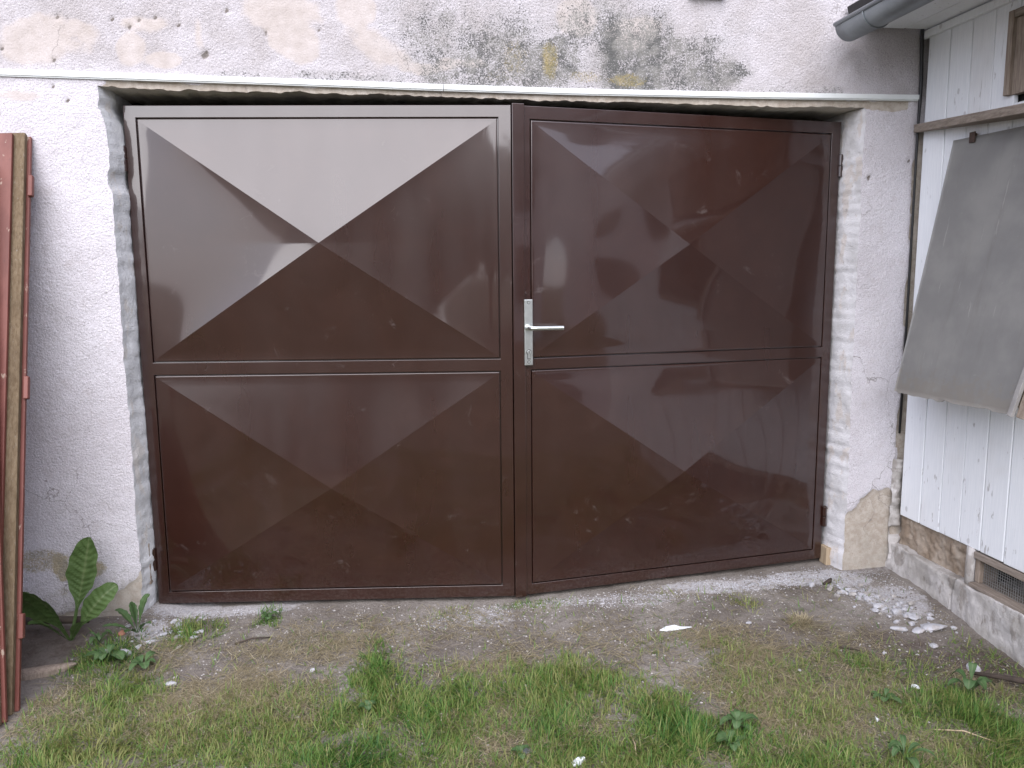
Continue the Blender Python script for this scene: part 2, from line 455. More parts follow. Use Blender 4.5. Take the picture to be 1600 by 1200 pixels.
M_pale = mat_wood('pale_cut_wood', (0.33, 0.25, 0.16), (0.45, 0.36, 0.25), (0.25, 0.17, 0.1))
M_olive = mat_wood('bare_door_wood', (0.11, 0.075, 0.042), (0.18, 0.135, 0.085), (0.26, 0.235, 0.20))
M_red = mat_red()
M_zinc = simple('zinc', (0.24, 0.265, 0.28), 0.42, 0.55, 0.18, 7, 0.08)
M_tile = simple('roof_sheet', (0.03, 0.028, 0.028), 0.8)
M_black = simple('black_rubber', (0.012, 0.012, 0.013), 0.5)
M_sheet = mat_sheet()
M_flash = simple('plastic_edge_profile', (0.29, 0.28, 0.27), 0.4)
M_wire = simple('galvanised_wire', (0.34, 0.34, 0.33), 0.5, 0.6)
M_ground = mat_ground()
M_chunk = mat_mortar('plaster_rubble', (0.36, 0.36, 0.38), (0.50, 0.50, 0.525), (0.34, 0.305, 0.275), 0.6)
M_pebble = mat_mortar('grey_pebble', (0.30, 0.28, 0.26), (0.45, 0.43, 0.41), (0.5, 0.48, 0.46), 0.4)
M_brick = simple('brick_red', (0.34, 0.16, 0.11), 0.9)
M_litter = simple('white_litter', (0.74, 0.77, 0.80), 0.45, 0, 0.06)
M_grass = mat_blade('grass_blades', [(0.0, (0.25, 0.25, 0.09)), (0.35, (0.150, 0.225, 0.048)), (0.65, (0.082, 0.188, 0.032)), (1.0, (0.042, 0.115, 0.026))])
M_straw = mat_blade('dry_grass', [(0.0, (0.18, 0.15, 0.09)), (0.4, (0.32, 0.27, 0.165)), (0.8, (0.46, 0.40, 0.27)), (1.0, (0.58, 0.53, 0.40))])
M_dock = mat_leaf('dock_leaf', (0.072, 0.125, 0.036), (0.110, 0.18, 0.058), (0.17, 0.22, 0.10))
M_rosette = mat_leaf('rosette_leaf', (0.046, 0.095, 0.030), (0.078, 0.140, 0.050), (0.13, 0.17, 0.08))
M_bark = simple('dark_bark', (0.05, 0.037, 0.028), 0.9, 0, 0.3, 30, 0.6)
GRASS= [(-0.297, -0.639, 0.074, 0.213, 1.0, 7, 0.75),(-0.243, -0.833, 0.122, 0.096, 0.9, 5.5, 0.6),(-0.403, -0.862, 0.129, 0.104, 0.8, 5.5, 0.55),(-0.02, -0.791, 0.062, 0.112, 0.8, 6, 0.7),(-0.097, -0.943, 0.147, 0.142, 0.9, 6.5, 0.7),(-0.372, -1.086, 0.136, 0.087, 1, 7.5, 0.95),(0.122, -0.815, 0.094, 0.087, 0.6, 5, 0.5),(0.301, -0.783, 0.149, 0.173, 0.9, 7, 0.6),(0.455, -0.788, 0.085, 0.145, 0.7, 6, 0.5),(0.609, -1.103, 0.114, 0.17, 1.0, 8.5, 0.75),(0.245, -1.049, 0.115, 0.127, 0.9, 7, 0.85),(0.898, -1.297, 0.214, 0.098, 0.8, 7, 0.7),(0.766, -1.163, 0.113, 0.125, 0.7, 6, 0.85),(-1.115, -0.899, 0.244, 0.156, 0.7, 5.5, 0.35),(-0.788, -0.904, 0.21, 0.176, 0.7, 5.5, 0.4),(-0.573, -0.973, 0.113, 0.152, 0.7, 5, 0.55),(-1.135, -0.604, 0.127, 0.139, 0.75, 6, 0.6),(-1.013, -0.17, 0.094, 0.117, 0.55, 7, 0.6),(-1.262, -0.336, 0.127, 0.145, 0.7, 6, 0.8),(1.483, -1.044, 0.123, 0.101, 0.6, 7, 0.75),(1.621, -1.146, 0.109, 0.151, 0.9, 10, 0.75),(1.42, -0.767, 0.101, 0.088, 0.6, 5.5, 0.6),(1.369, -1.045, 0.081, 0.071, 0.5, 5, 0.55),(0.331, -0.122, 0.145, 0.057, 0.5, 3.5, 0.6),(-0.019, -0.151, 0.103, 0.049, 0.3, 3, 0.5),(0.559, -0.948, 0.081, 0.11, 0.5, 5, 0.55),(0.944, -0.662, 0.091, 0.116, 0.35, 4, 0.4),(0.455, -1.208, 0.217, 0.088, 0.7, 7, 0.6),(0.123, -1.183, 0.143, 0.059, 0.5, 5, 0.55),(1.247, -1.34, 0.161, 0.077, 0.6, 6, 0.6),(-1.257, -0.939, 0.11, 0.083, 0.6, 7, 0.5),(-0.739, -0.071, 0.057, 0.1, 0.5, 6, 0.85),(1.485, -1.348, 0.109, 0.111, 0.7, 8, 0.6),(1.084, -1.074, 0.158, 0.103, 0.45, 5, 0.4),(0.911, -0.843, 0.128, 0.122, 0.35, 4, 0.4),(-0.645, -0.726, 0.165, 0.122, 0.4, 4.5, 0.4),(1.208, -0.28, 0.057, 0.072, 0.4, 5, 0.1),(-0.09, -1.117, 0.127, 0.077, 0.5, 6, 0.6)]
STRAW= [(1.018, -0.861, 0.235, 0.244, 1.0),(1.351, -1.31, 0.164, 0.114, 0.9),(-0.683, -0.74, 0.225, 0.202, 0.8),(0.986, -0.566, 0.189, 0.124, 0.5),(-0.88, -0.745, 0.243, 0.198, 0.9),(0.311, -1.018, 0.097, 0.137, 0.6),(0.054, -1.01, 0.173, 0.17, 0.7),(1.36, -0.919, 0.17, 0.158, 0.7),(-0.56, -0.355, 0.26, 0.159, 0.5),(-1.077, -0.368, 0.138, 0.154, 0.5),(1.352, -0.46, 0.05, 0.049, 0.9),(0.954, -1.194, 0.225, 0.154, 0.7),(1.807, -0.904, 0.109, 0.102, 0.8),(0.083, -0.612, 0.223, 0.115, 0.5),(-1.327, -0.67, 0.143, 0.205, 0.7),(0.545, -0.543, 0.466, 0.198, 0.25),(-0.155, -0.317, 0.486, 0.166, 0.3),(1.387, -0.634, 0.282, 0.194, 0.4)]
DUST= [(1.35, -0.06, 0.55, 0.06, 0.8),(0.55, -0.13, 0.5, 0.05, 0.55),(-0.9, 0.03, 0.36, 0.07, 0.7),(1.541, -0.055, 0.253, 0.084, 0.9),(1.247, -0.101, 0.329, 0.067, 0.7),(1.766, -0.095, 0.14, 0.124, 1.0),(1.859, -0.326, 0.185, 0.17, 0.8),(0.787, -0.174, 0.238, 0.076, 0.5),(-1.071, 0.081, 0.186, 0.108, 0.8),(-1.161, -0.145, 0.086, 0.118, 0.9),(-0.601, 0.066, 0.188, 0.055, 0.5),(0.13, -0.22, 0.152, 0.083, 0.55),(-0.026, -0.235, 0.151, 0.059, 0.4)]
BEIGE= [(-1.424, 2.208, 0.111, 0.085),(-1.295, 2.246, 0.058, 0.042),(-1.069, 2.276, 0.132, 0.032),(-0.612, 2.316, 0.101, 0.079),(-0.569, 2.238, 0.079, 0.053),(-0.248, 2.22, 0.085, 0.069),(-0.891, 2.249, 0.026, 0.074),(-1.13, 2.191, 0.034, 0.048),(-0.291, 2.351, 0.058, 0.058),(0.768, 2.295, 0.101, 0.058),(-0.079, 2.141, 0.058, 0.016),(0.034, 2.163, 0.037, 0.021),(0.146, 2.166, 0.106, 0.021),(-1.506, 2.006, 0.079, 0.016),(-1.01, 2.143, 0.053, 0.021),(0.557, 2.348, 0.079, 0.066)]
MILDEW= [(0.009, 2.198, 0.159, 0.119, 0.55),(0.235, 2.193, 0.212, 0.132, 0.75),(0.441, 2.175, 0.159, 0.132, 0.8),(0.703, 2.158, 0.185, 0.079, 0.6),(0.971, 2.216, 0.185, 0.132, 0.75),(1.082, 2.157, 0.185, 0.093, 0.8),(0.545, 2.251, 0.317, 0.159, 0.4),(1.505, 2.117, 0.317, 0.032, 0.35),(-0.312, 2.106, 0.317, 0.021, 0.55),(0.235, 2.121, 0.423, 0.037, 0.7),(0.811, 2.112, 0.344, 0.032, 0.7),(0.086, 2.284, 0.317, 0.159, 0.4),(0.807, 2.333, 0.317, 0.132, 0.35),(1.161, 2.297, 0.159, 0.159, 0.35)]
MOSS= [(0.441, 2.187, 0.037, 0.101, 0.9),(0.286, 2.207, 0.058, 0.079, 0.5),(0.744, 2.122, 0.093, 0.032, 0.8),(0.235, 2.121, 0.053, 0.026, 0.4),(0.584, 2.13, 0.106, 0.032, 0.6),(-1.531, 0.222, 0.036, 0.065, 1.6),(-1.402, 0.2, 0.05, 0.035, 1.1),(-1.58, 0.246, 0.12, 0.05, 0.8),(-1.359, 0.139, 0.032, 0.019, 0.6),(-1.528, 0.116, 0.026, 0.026, 0.6)]
HOLES= [(-0.873, 2.166, 0.021),(-1.343, 2.277, 0.008),(-1.095, 2.287, 0.008),(-1.041, 2.293, 0.009),(-0.961, 2.274, 0.008),(-0.955, 2.303, 0.007),(-0.783, 2.332, 0.011),(-1.192, 2.283, 0.008),(-1.132, 2.254, 0.007),(-1.412, 2.042, 0.008),(-1.366, 1.991, 0.008),(-1.505, 2.184, 0.007),(-1.568, 2.17, 0.008),(-1.378, 2.287, 0.007),(-0.449, 2.269, 0.007),(-0.649, 2.253, 0.008),(2.023, 1.825, 0.008),(1.841, 1.747, 0.011),(-1.396, 2.129, 0.007)]

# ------------------------------------------------------------ ground: one sheet to the horizon
JL, JR, ZL = -1.235, 1.806, 2.041          # opening in the garage wall
XS = 2.062                                  # face of the shed boards
def ground_z(x, y):
    x = np.asarray(x, float); y = np.asarray(y, float)
    near = sstep(9, 4, np.hypot(x, y + 1.5))
    z = -0.018 - 0.055 * sstep(0.9, 1.9, x) * sstep(-0.15, -0.8, y) - 0.012 * sstep(-0.3, -1.2, y)
    z = z + 0.022 * sstep(-1.05, -1.25, x) * sstep(-0.35, 0.0, y)
    b = (fbm(x * 2.2, y * 2.2, 11) - 0.5) * 0.030 + (fbm(x * 9, y * 9, 12) - 0.5) * 0.016 + (fbm(x * 40, y * 40, 13, 3) - 0.5) * 0.009
    return z + b * (0.25 + 0.75 * sstep(0.25, -0.35, y)) * near

def axis(fine0, fine1, step, far):
    a = np.arange(fine0, fine1, step)
    g = 0.05 * 1.35 ** np.arange(0, 26)
    lo = fine0 - np.cumsum(g); hi = a[-1] + np.cumsum(g)
    return np.concatenate([lo[lo > -far][::-1], [], a, hi[hi < far]])
gx = axis(-2.1, 2.35, 0.0125, 150); gy = axis(-1.75, 0.34, 0.0125, 150)
GX, GY = np.meshgrid(gx, gy, indexing='ij')
GZ = ground_z(GX, GY)
dust = blobs(GX, GY, DUST, 0.4, 7, 21)
dust = np.maximum(dust, 0.55 * sstep(0.12, 0.0, np.abs(GY + 0.02)) * sstep(0.5, 1.4, GX))
damp = blobs(GX, GY, [(1.62, -0.72, 0.30, 0.22, 1), (1.85, -0.85, 0.22, 0.25, 1), (1.25, -0.55, 0.3, 0.14, 0.7), (1.9, -0.35, 0.2, 0.1, 0.6), (-1.55, -0.2, 0.3, 0.3, 0.9)], 0.35, 5, 22)
thatch = blobs(GX, GY, STRAW + GRASS, 0.35, 6, 23)
thatch = np.maximum(thatch, 0.75 * sstep(-0.8, -1.1, GY))
far = sstep(2.0, 3.4, np.hypot(GX, (GY + 0.6)))
faces = grid_faces(len(gx), len(gy))
gme = bpy.data.meshes.new('ground')
gme.from_pydata(np.stack([GX.ravel(), GY.ravel(), GZ.ravel()], 1).tolist(), [], faces.tolist())
ground = link('ground', gme, M_ground, None, True, dict(dust=dust, damp=damp, thatch=thatch, far=far))
ground['kind'] = 'structure'

# ------------------------------------------------------------ garage wall round the gate
garage = thing('garage', 'roughcast garage wall with flaking paint and dark mildew above the brown gate', 'garage')
def edge_l(z):      # ragged edge of the left jamb
    z = np.asarray(z, float)
    e = (fbm(z * 6, z * 0 + 3, 31) - 0.5) * 0.008 + (fbm(z * 45, z * 0 + 7, 32) - 0.5) * 0.010
    bite = 0.022 * sstep(1.90, 1.95, z) * (0.25 + 1.3 * fbm(z * 45, z * 0, 33)) + 0.012 * sstep(0.06, 0.0, np.abs(z - 1.71)) + 0.010 * sstep(0.2, 0.0, z)
    return JL + e - bite
def edge_r(z):
    z = np.asarray(z, float)
    return JR + 0.012 * sstep(1.0, 0.1, z) + (fbm(z * 7, z * 0 + 1, 34) - 0.5) * 0.012 + (fbm(z * 50, z * 0, 35) - 0.5) * 0.012
def edge_t(x):
    x = np.asarray(x, float)
    return ZL + (fbm(x * 5, x * 0 + 2, 36) - 0.5) * 0.014 + (fbm(x * 38, x * 0, 37) - 0.5) * 0.013 - 0.004 * x

st = 0.0115
wx = np.concatenate([[-7, -5, -3.6, -2.8, -2.3], np.arange(-1.95, JL - 0.004, st), [JL], np.arange(JL + st, JR - 0.004, st), [JR], np.arange(JR + st, 2.12, st), [2.3, 2.8, 3.6, 5]])
wz = np.concatenate([[-0.4], np.arange(-0.1, ZL - 0.004, st), [ZL], np.arange(ZL + st, 2.56, st), [2.7, 3.0, 3.6, 4.2]])
il, ir = int(np.argmin(abs(wx - JL))), int(np.argmin(abs(wx - JR))); it = int(np.argmin(abs(wz - ZL)))
WX, WZ = np.meshgrid(wx, wz, indexing='ij')
PX, PZ = WX.copy(), WZ.copy()
# pull the columns next to the opening onto the ragged edges
for k in range(6):
    w = (1 - k / 6) ** 2
    PX[il - k, :it + 1] += (edge_l(wz[:it + 1]) - JL) * w
    PX[ir + k, :it + 1] += (edge_r(wz[:it + 1]) - JR) * w
    if k < 3:
        w = (1 - k / 3) ** 2
        PZ[il:ir + 1, it + k] += (edge_t(wx[il:ir + 1]) - ZL) * w
peel = np.zeros_like(PX)
cl = np.interp(PX, [-1.62, -1.55, -1.46, -1.33, -1.28, -1.235], [0.01, 0.03, 0.05, 0.105, 0.13, 0.185]) + (fbm(PX * 22, PZ * 22, 41) - 0.5) * 0.05
peel = np.where((PX < -1.2) & (PZ < 0.5), sstep(0.006, -0.006, PZ - cl), peel)
cr = np.interp(PX, [1.80, 1.83, 1.88, 1.93, 2.0, 2.06], [0.22, 0.255, 0.30, 0.355, 0.37, 0.36]) + (fbm(PX * 20, PZ * 20, 42) - 0.5) * 0.09
peel = np.where((PX > 1.78) & (PZ < 0.6), sstep(0.008, -0.008, PZ - cr), peel)
peel = np.maximum(peel, np.where((PX > JL) & (PX < JR + 0.2), sstep(0.03, 0.012, np.abs(PZ - 2.048) + (fbm(PX * 14, PZ * 14, 43) - 0.5) * 0.03), 0))
peel = np.maximum(peel, sstep(2.045, 2.058, PX + (fbm(PX * 3, PZ * 14, 46) - 0.5) * 0.04) * sstep(2.0, 1.9, PZ))
hole = np.zeros_like(PX)
for (hx, hz, hr) in HOLES:
    hole = np.maximum(hole, sstep(1.25, 0.45, np.hypot(PX - hx, (PZ - hz) * 0.85) / (hr * 0.8) + (fbm(PX * 60, PZ * 60, 44) - 0.5) * 1.6))
beige = blobs(PX, PZ, [(b[0], b[1], b[2] * 1.25, b[3] * 1.25) for b in BEIGE], 1.0, 6, 45)
mild = blobs(PX, PZ, MILDEW, 0.75, 6, 47)
spread = sstep(-0.45, 0.05, PX) * sstep(1.45, 1.05, PX) * sstep(2.62, 2.25, PZ) * sstep(2.07, 2.09, PZ)
mild = np.maximum(mild * 0.95, spread * np.clip(0.34 + 1.25 * (fbm(PX * 7, PZ * 2.0, 49) - 0.30), 0, 0.95))
mild = np.maximum(mild, 0.5 * sstep(0.035, 0.0, PZ - 2.095 + (fbm(PX * 8, PZ * 8, 50) - 0.5) * 0.05) * (PZ > 2.07) * (PX > -0.9) * (PX < 1.7))
moss = blobs(PX, PZ, MOSS, 0.5, 14, 48)
PY = (fbm(PX * 2, PZ * 2, 51) - 0.5) * 0.010 + (fbm(PX * 14, PZ * 14, 52) - 0.5) * 0.004 + (fbm(PX * 55, PZ * 55, 53, 2) - 0.5) * 0.0035 * (1 - peel)
PY += 0.008 * peel + 0.011 * hole
PY -= 0.002
fc = grid_faces(len(wx), len(wz))
ci, cj = np.meshgrid(np.arange(len(wx) - 1), np.arange(len(wz) - 1), indexing='ij')
keep = ~((ci.ravel() >= il) & (ci.ravel() < ir) & (cj.ravel() < it))
wme = bpy.data.meshes.new('wall')
wme.from_pydata(np.stack([PX.ravel(), PY.ravel(), PZ.ravel()], 1).tolist(), [], fc[keep].tolist())
wme.validate()
wall = link('wall', wme, M_wall, garage, True, dict(peel=peel, hole=hole, beige=beige, mildew=mild, moss=moss))

def reveal(name, front, off, mat, seed, amp, depth=0.30, n=22, top=False):
    """strip of rough mortar running from the ragged wall edge into the opening; front = (m,3) edge points"""
    m = len(front)
    ts = np.linspace(0, 1, n) ** 1.3
    t = np.linspace(0, 1, m)
    V = np.zeros((m, n, 3))
    L = np.linspace(0, 2.0 if not top else 3.04, m)
    LL, DD = np.meshgrid(L, ts * depth, indexing='ij')
    bulge = (fbm(LL * 3, DD * 7, seed) - 0.5) * amp * 0.9 + (fbm(LL * 14, DD * 14, seed + 1) - 0.5) * amp * 0.55 + (fbm(LL * 60, DD * 60, seed + 2, 2) - 0.5) * amp * 0.55
    bulge *= sstep(0, 0.12, ts)[None, :]
    for j in range(n):
        V[:, j, :] = front
        V[:, j, 1] = front[:, 1] + ts[j] * depth
        V[:, j, :] += np.outer(bulge[:, j] + off * min(1.0, ts[j] / 0.33), (0, 0, -1) if top else ((1 if front[0, 0] < 0 else -1), 0, 0))
    o = mesh_obj(name, V.reshape(-1, 3), grid_faces(m, n), mat, garage, True)
    return o
c = np.arange(it + 1)
reveal('reveal', np.stack([PX[il, c], PY[il, c], PZ[il, c]], 1), 0.026, M_mortar_l, 61, 0.011)
reveal('reveal', np.stack([PX[ir, c], PY[ir, c], PZ[ir, c]], 1), 0.024, M_mortar_r, 64, 0.011)
c = np.arange(il, ir + 1)
reveal('lintel_soffit', np.stack([PX[c, it], PY[c, it], PZ[c, it]], 1), 0.0, M_soffit, 67, 0.007, top=True)
# garage interior behind the leaves, its shade put into a near-black colour
bm = bmesh.new()
box_bm(bm, -3.2, 3.6, 0.29, 5.0, -0.35, 2.7)
for f in [f for f in bm.faces if f.calc_center_median().y < 0.3]: bm.faces.remove(f)
bm_obj('dark_lining', bm, M_dark, garage)
bm = bmesh.new()
box_bm(bm, -3.2, JL - 0.06, 0.286, 0.30, -0.35, 2.7); box_bm(bm, JR + 0.06, 3.6, 0.286, 0.30, -0.35, 2.7); box_bm(bm, JL - 0.06, JR + 0.06, 0.286, 0.30, ZL + 0.06, 2.7)
bm_obj('dark_lining', bm, M_dark, garage)
box('window_sill', 1.005, 1.16, -0.035, 0.05, 2.449, 2.475, M_zinc, garage, 0.004)
# crumbling fill in the joint between the pillar and the shed
m, n = 120, 7
zz = np.linspace(-0.06, 0.50, m); xx = np.linspace(2.030, 2.085, n)
ZZ, XX = np.meshgrid(zz, xx, indexing='ij')
YY = -0.004 - 0.014 * np.sin(np.linspace(0, np.pi, n))[None, :] + (fbm(ZZ * 30, XX * 30, 71) - 0.5) * 0.035
YY += 0.06 * sstep(0.03, 0.01, np.abs(ZZ - 0.16)) * sstep(2.03, 2.06, XX)
mesh_obj('joint_fill', np.stack([XX, YY, ZZ], 2).reshape(-1, 3), grid_faces(m, n), M_conc, garage, True)

# ------------------------------------------------------------ white strip above the gate, two lengths
strip = thing('drip_strip', 'thin white plastic strip fixed along the wall just above the gate', 'trim strip', (0, 0, 2.08))
def strip_piece(xs, zs):
    prof = [(0.006, 0.014), (-0.014, 0.011), (-0.016, 0.009), (-0.016, -0.008), (-0.011, -0.0085), (-0.011, -0.013), (0.006, -0.013)]
    V = []; F = []
    for x, z in zip(xs, zs):
        V += [(x, y, z + dz) for y, dz in prof]
    k = len(prof)
    for i in range(len(xs) - 1):
        for j in range(k - 1):
            F.append((i * k + j, (i + 1) * k + j, (i + 1) * k + j + 1, i * k + j + 1))
    F.append(tuple(range(k))); F.append(tuple(range((len(xs) - 1) * k, len(xs) * k))[::-1])
    mesh_obj('strip_length', V, F, M_strip, strip)
sx = [-2.6, -1.578, -0.69, 0.014, 0.542, 1.356, 2.040]; sz = [2.088, 2.084, 2.079, 2.0725, 2.070, 2.075, 2.083]
xa = np.linspace(-2.6, 0.012, 30); strip_piece(xa, np.interp(xa, sx, sz) - 2.08)
xa = np.linspace(0.0148, 2.043, 30); strip_piece(xa, np.interp(xa, sx, sz) - 2.08)

# ------------------------------------------------------------ gate leaves
def panel_mesh(x0, x1, z0, z1, p, warp, ridge, margin=(0.016, 0.014), seed=0, apex=(0.0, 0.0)):
    """pressed steel sheet: rolled edge, flat margin, four facets rising to an apex p in front (-y)"""
    bm = bmesh.new()
    mx, mz = margin
    ax, az = (x0 + x1) / 2 + apex[0], (z0 + z1) / 2 + apex[1]
    def wv(x, z):
        e = min(x - x0, x1 - x, z - z0, z1 - z)
        f = max(0.0, min(1.0, e / 0.10)) 
        f = f * f * (3 - 2 * f)
        s = seed
        w = (math.sin(5.1 * x + 3.7 * z + s) * 0.5 + math.sin(-7.3 * x + 6.1 * z + 2.1 * s) * 0.35 + math.sin(11.3 * x + 9.7 * z + 1.3 * s) * 0.16 + math.sin(15 * z - 9 * x + s * 0.7) * 0.10)
        return w * warp * f
    N = 44
    cj = [(1 - math.cos(math.pi * j / N)) / 2 for j in range(N + 1)]
    ring = lambda inx, inz: [(x0 + inx, z0 + inz), (x1 - inx, z0 + inz), (x1 - inx, z1 - inz), (x0 + inx, z1 - inz)]
    def edge_pts(q, i):
        a, b = q[i], q[(i + 1) % 4]
        return [(a[0] + (b[0] - a[0]) * cj[k], a[1] + (b[1] - a[1]) * cj[k]) for k in range(N + 1)]
    rings = [(0, 0, 0.014), (0.0, 0.0, 0.003), (0.0012, 0.0012, 0.0006), (0.003, 0.003, 0.0), (0.0055, 0.0055, 0.0), (mx, mz, 0.0)]
    loops = []
    for (ix, iz, y) in rings:
        q = ring(ix, iz)
        pts = []
        for i in range(4): pts += edge_pts(q, i)[:-1]
        loops.append([bm.verts.new((x, y, z)) for x, z in pts])
    for a, b in zip(loops[:-1], loops[1:]):
        for k in range(len(a)):
            bm.faces.new((a[k], a[(k + 1) % len(a)], b[(k + 1) % len(a)], b[k]))
    # facets: shared diagonal vertices
    T = 26
    prof = lambda t: p * t + 0.35 * ridge * math.sin(math.pi * t)
    diag = [[None] * T for _ in range(4)]
    q = ring(mx, mz)
    apexv = bm.verts.new((ax, -p - wv(ax, az), az))
    for i in range(4):
        diag[i][0] = loops[-1][i * N]
        for k in range(1, T):
            t = 1 - (1 - k / T) ** 1.8
            x = q[i][0] + (ax - q[i][0]) * t; z = q[i][1] + (az - q[i][1]) * t
            diag[i][k] = bm.verts.new((x, -prof(t) - wv(x, z), z))
    crease = []
    for i in range(4):
        prev = [loops[-1][(i * N + k) % (4 * N)] for k in range(N + 1)]
        for k in range(1, T):
            t = 1 - (1 - k / T) ** 1.8
            a, b = diag[i][k], diag[(i + 1) % 4][k]
            row = [a]
            for j in range(1, N):
                x = a.co.x + (b.co.x - a.co.x) * cj[j]; z = a.co.z + (b.co.z - a.co.z) * cj[j]
                dd = min(cj[j], 1 - cj[j]) * (b.co - a.co).length * (0.55 if i % 2 == 0 else 0.82)
                # sheet metal bows slightly between the creases
                bow = ridge * (0.5, 0.45, 0.5, 1.0)[i] * (1 - math.exp(-dd / (0.08 if ridge > 0.004 else 0.05))) * math.sin(math.pi * t) ** 0.9 + 0.0004 * math.sin(math.pi * cj[j]) * math.sin(math.pi * t)
                row.append(bm.verts.new((x, -prof(t) - wv(x, z) + bow, z)))
            row.append(b)
            for j in range(N): bm.faces.new((prev[j], prev[j + 1], row[j + 1], row[j]))
            prev = row
        for j in range(N): bm.faces.new((prev[j], prev[j + 1], apexv))
    bm.edges.ensure_lookup_table()
    ids = set()
    for i in range(4):
        ch = diag[i] + [apexv]
        for a, b in zip(ch[:-1], ch[1:]):
            e = bm.edges.get((a, b))
            if e: crease.append(e)
    return bm

def flip_x(bm):
    for v in bm.verts: v.co.x = -v.co.x

def gate_leaf(root, s, W, H, stile_h, stile_m, rail_t, mid, rail_b, zmid, P, mirror):
    """x runs from the hinge side (0) to the meeting edge (W); front plane y = 0"""
    def fin(name, bm, bev=0.0018, smooth=False):
        if mirror: flip_x(bm)
        return bm_obj(name, bm, M_gate, root, smooth=smooth, bevel=bev)
    def fb(name, *a, bev=0.0022):
        bm = bmesh.new(); box_bm(bm, *a); return fin(name, bm, bev)
    D = 0.04
    # welded frame: one continuous piece with two openings
    xc = [0, stile_h, W - stile_m, W]; zc = [0, rail_b, zmid - mid / 2, zmid + mid / 2, H - rail_t, H]
    bm = bmesh.new()
    vf = {}
    for y in (0, D):
        for i, x in enumerate(xc):
            for j, z in enumerate(zc): vf[i, j, y] = bm.verts.new((x, y, z))
    solid = lambda i, j: 0 <= i < 3 and 0 <= j < 5 and not (i == 1 and j in (1, 3))
    for i in range(3):
        for j in range(5):
            if not solid(i, j): continue
            for y in (0, D): bm.faces.new([vf[q[0], q[1], y] for q in ((i, j), (i + 1, j), (i + 1, j + 1), (i, j + 1))])
            for di, dj, e in ((-1, 0, ((i, j), (i, j + 1))), (1, 0, ((i + 1, j), (i + 1, j + 1))), (0, -1, ((i, j), (i + 1, j))), (0, 1, ((i, j + 1), (i + 1, j + 1)))):
                if not solid(i + di, j + dj):
                    p_, q_ = e
                    bm.faces.new((vf[p_[0], p_[1], 0], vf[q_[0], q_[1], 0], vf[q_[0], q_[1], D], vf[p_[0], p_[1], D]))
    fin('frame', bm, 0.0022)
    gap = 0.0042
    for (z0, z1, pp, wp, sd, ap, rg) in ((zmid + mid / 2, H - rail_t, *P[0]), (rail_b, zmid - mid / 2, *P[1])):
        bm = panel_mesh(stile_h + gap, W - stile_m - gap, z0 + gap, z1 - gap, pp, wp, rg, seed=sd, apex=ap)
        fin('panel', bm, 0, True)
        # rebate sheet closing the groove behind
        fb('rebate', stile_h - 0.004, W - stile_m + 0.004, 0.0145, 0.018, z0 - 0.004, z1 + 0.004, bev=0)

def hinge(root, x, y, z, flip, mat=M_gate):
    """two-knuckle weld-on hinge with a short flag plate"""
    bm = bmesh.new()
    tube(bm, [(x, y, z - 0.047), (x, y, z - 0.0015)], 0.0105, 14)
    tube(bm, [(x, y, z + 0.0015), (x, y, z + 0.047)], 0.0105, 14)
    box_bm(bm, x - 0.026 if flip else x + 0.006, x - 0.006 if flip else x + 0.026, y + 0.002, y + 0.0075, z + 0.004, z + 0.045)
    h = bm_obj('hinge', bm, mat, root, smooth=False, bevel=0.0012)
    bm = bmesh.new(); tube(bm, [(x, y, z + 0.047), (x, y, z + 0.051)], 0.007, 10)
    for k in range(3):
        tube(bm, [(x + (-0.016 if flip else 0.016), y + 0.003, z + 0.012 + k * 0.013), (x + (-0.016 if flip else 0.016), y - 0.004, z + 0.012 + k * 0.013)], 0.0032, 8)
    bm_obj('hinge_pin', bm, mat, h)

HL, HR = R(-6.75), R(7.46)
left = thing('gate_leaf', 'left glossy brown steel gate leaf, upper panel mirroring pale sky', 'gate', (-1.2051, 0.10, 0), (0, 0, HL), 'brown steel gate leaves')
gate_leaf(left, 1, 1.484, 2.0, 0.046, 0.050, 0.046, 0.050, 0.050, 0.985,
          ((0.052, 0.0018, 1.0, (-0.008, -0.006), 0.0095), (0.040, 0.0018, 2.4, (0.0, -0.012), 0.006)), False)
right = thing('gate_leaf', 'right glossy brown steel gate leaf carrying the steel lever handle', 'gate', (1.7707, 0.12, 0), (0, 0, HR), 'brown steel gate leaves')
gate_leaf(right, -1, 1.488, 2.0, 0.046, 0.050, 0.050, 0.046, 0.046, 0.985,
          ((0.042, 0.0042, 4.2, (0.010, -0.012), 0.0025), (0.044, 0.0042, 5.5, (0.010, -0.012), 0.0012)), True)
# cover strip over the meeting joint, on the right leaf
bm = bmesh.new(); box_bm(bm, 1.463, 1.513, -0.0075, -0.0008, -0.004, 2.006); flip_x(bm)
bm_obj('cover_strip', bm, M_gate, right, bevel=0.0022)
for (z, dy) in ((1.80, -0.002), (0.195, -0.006)):
    hinge(left, -0.006, dy, z, True)
    hinge(right, 0.004, dy, z + 0.012, False)

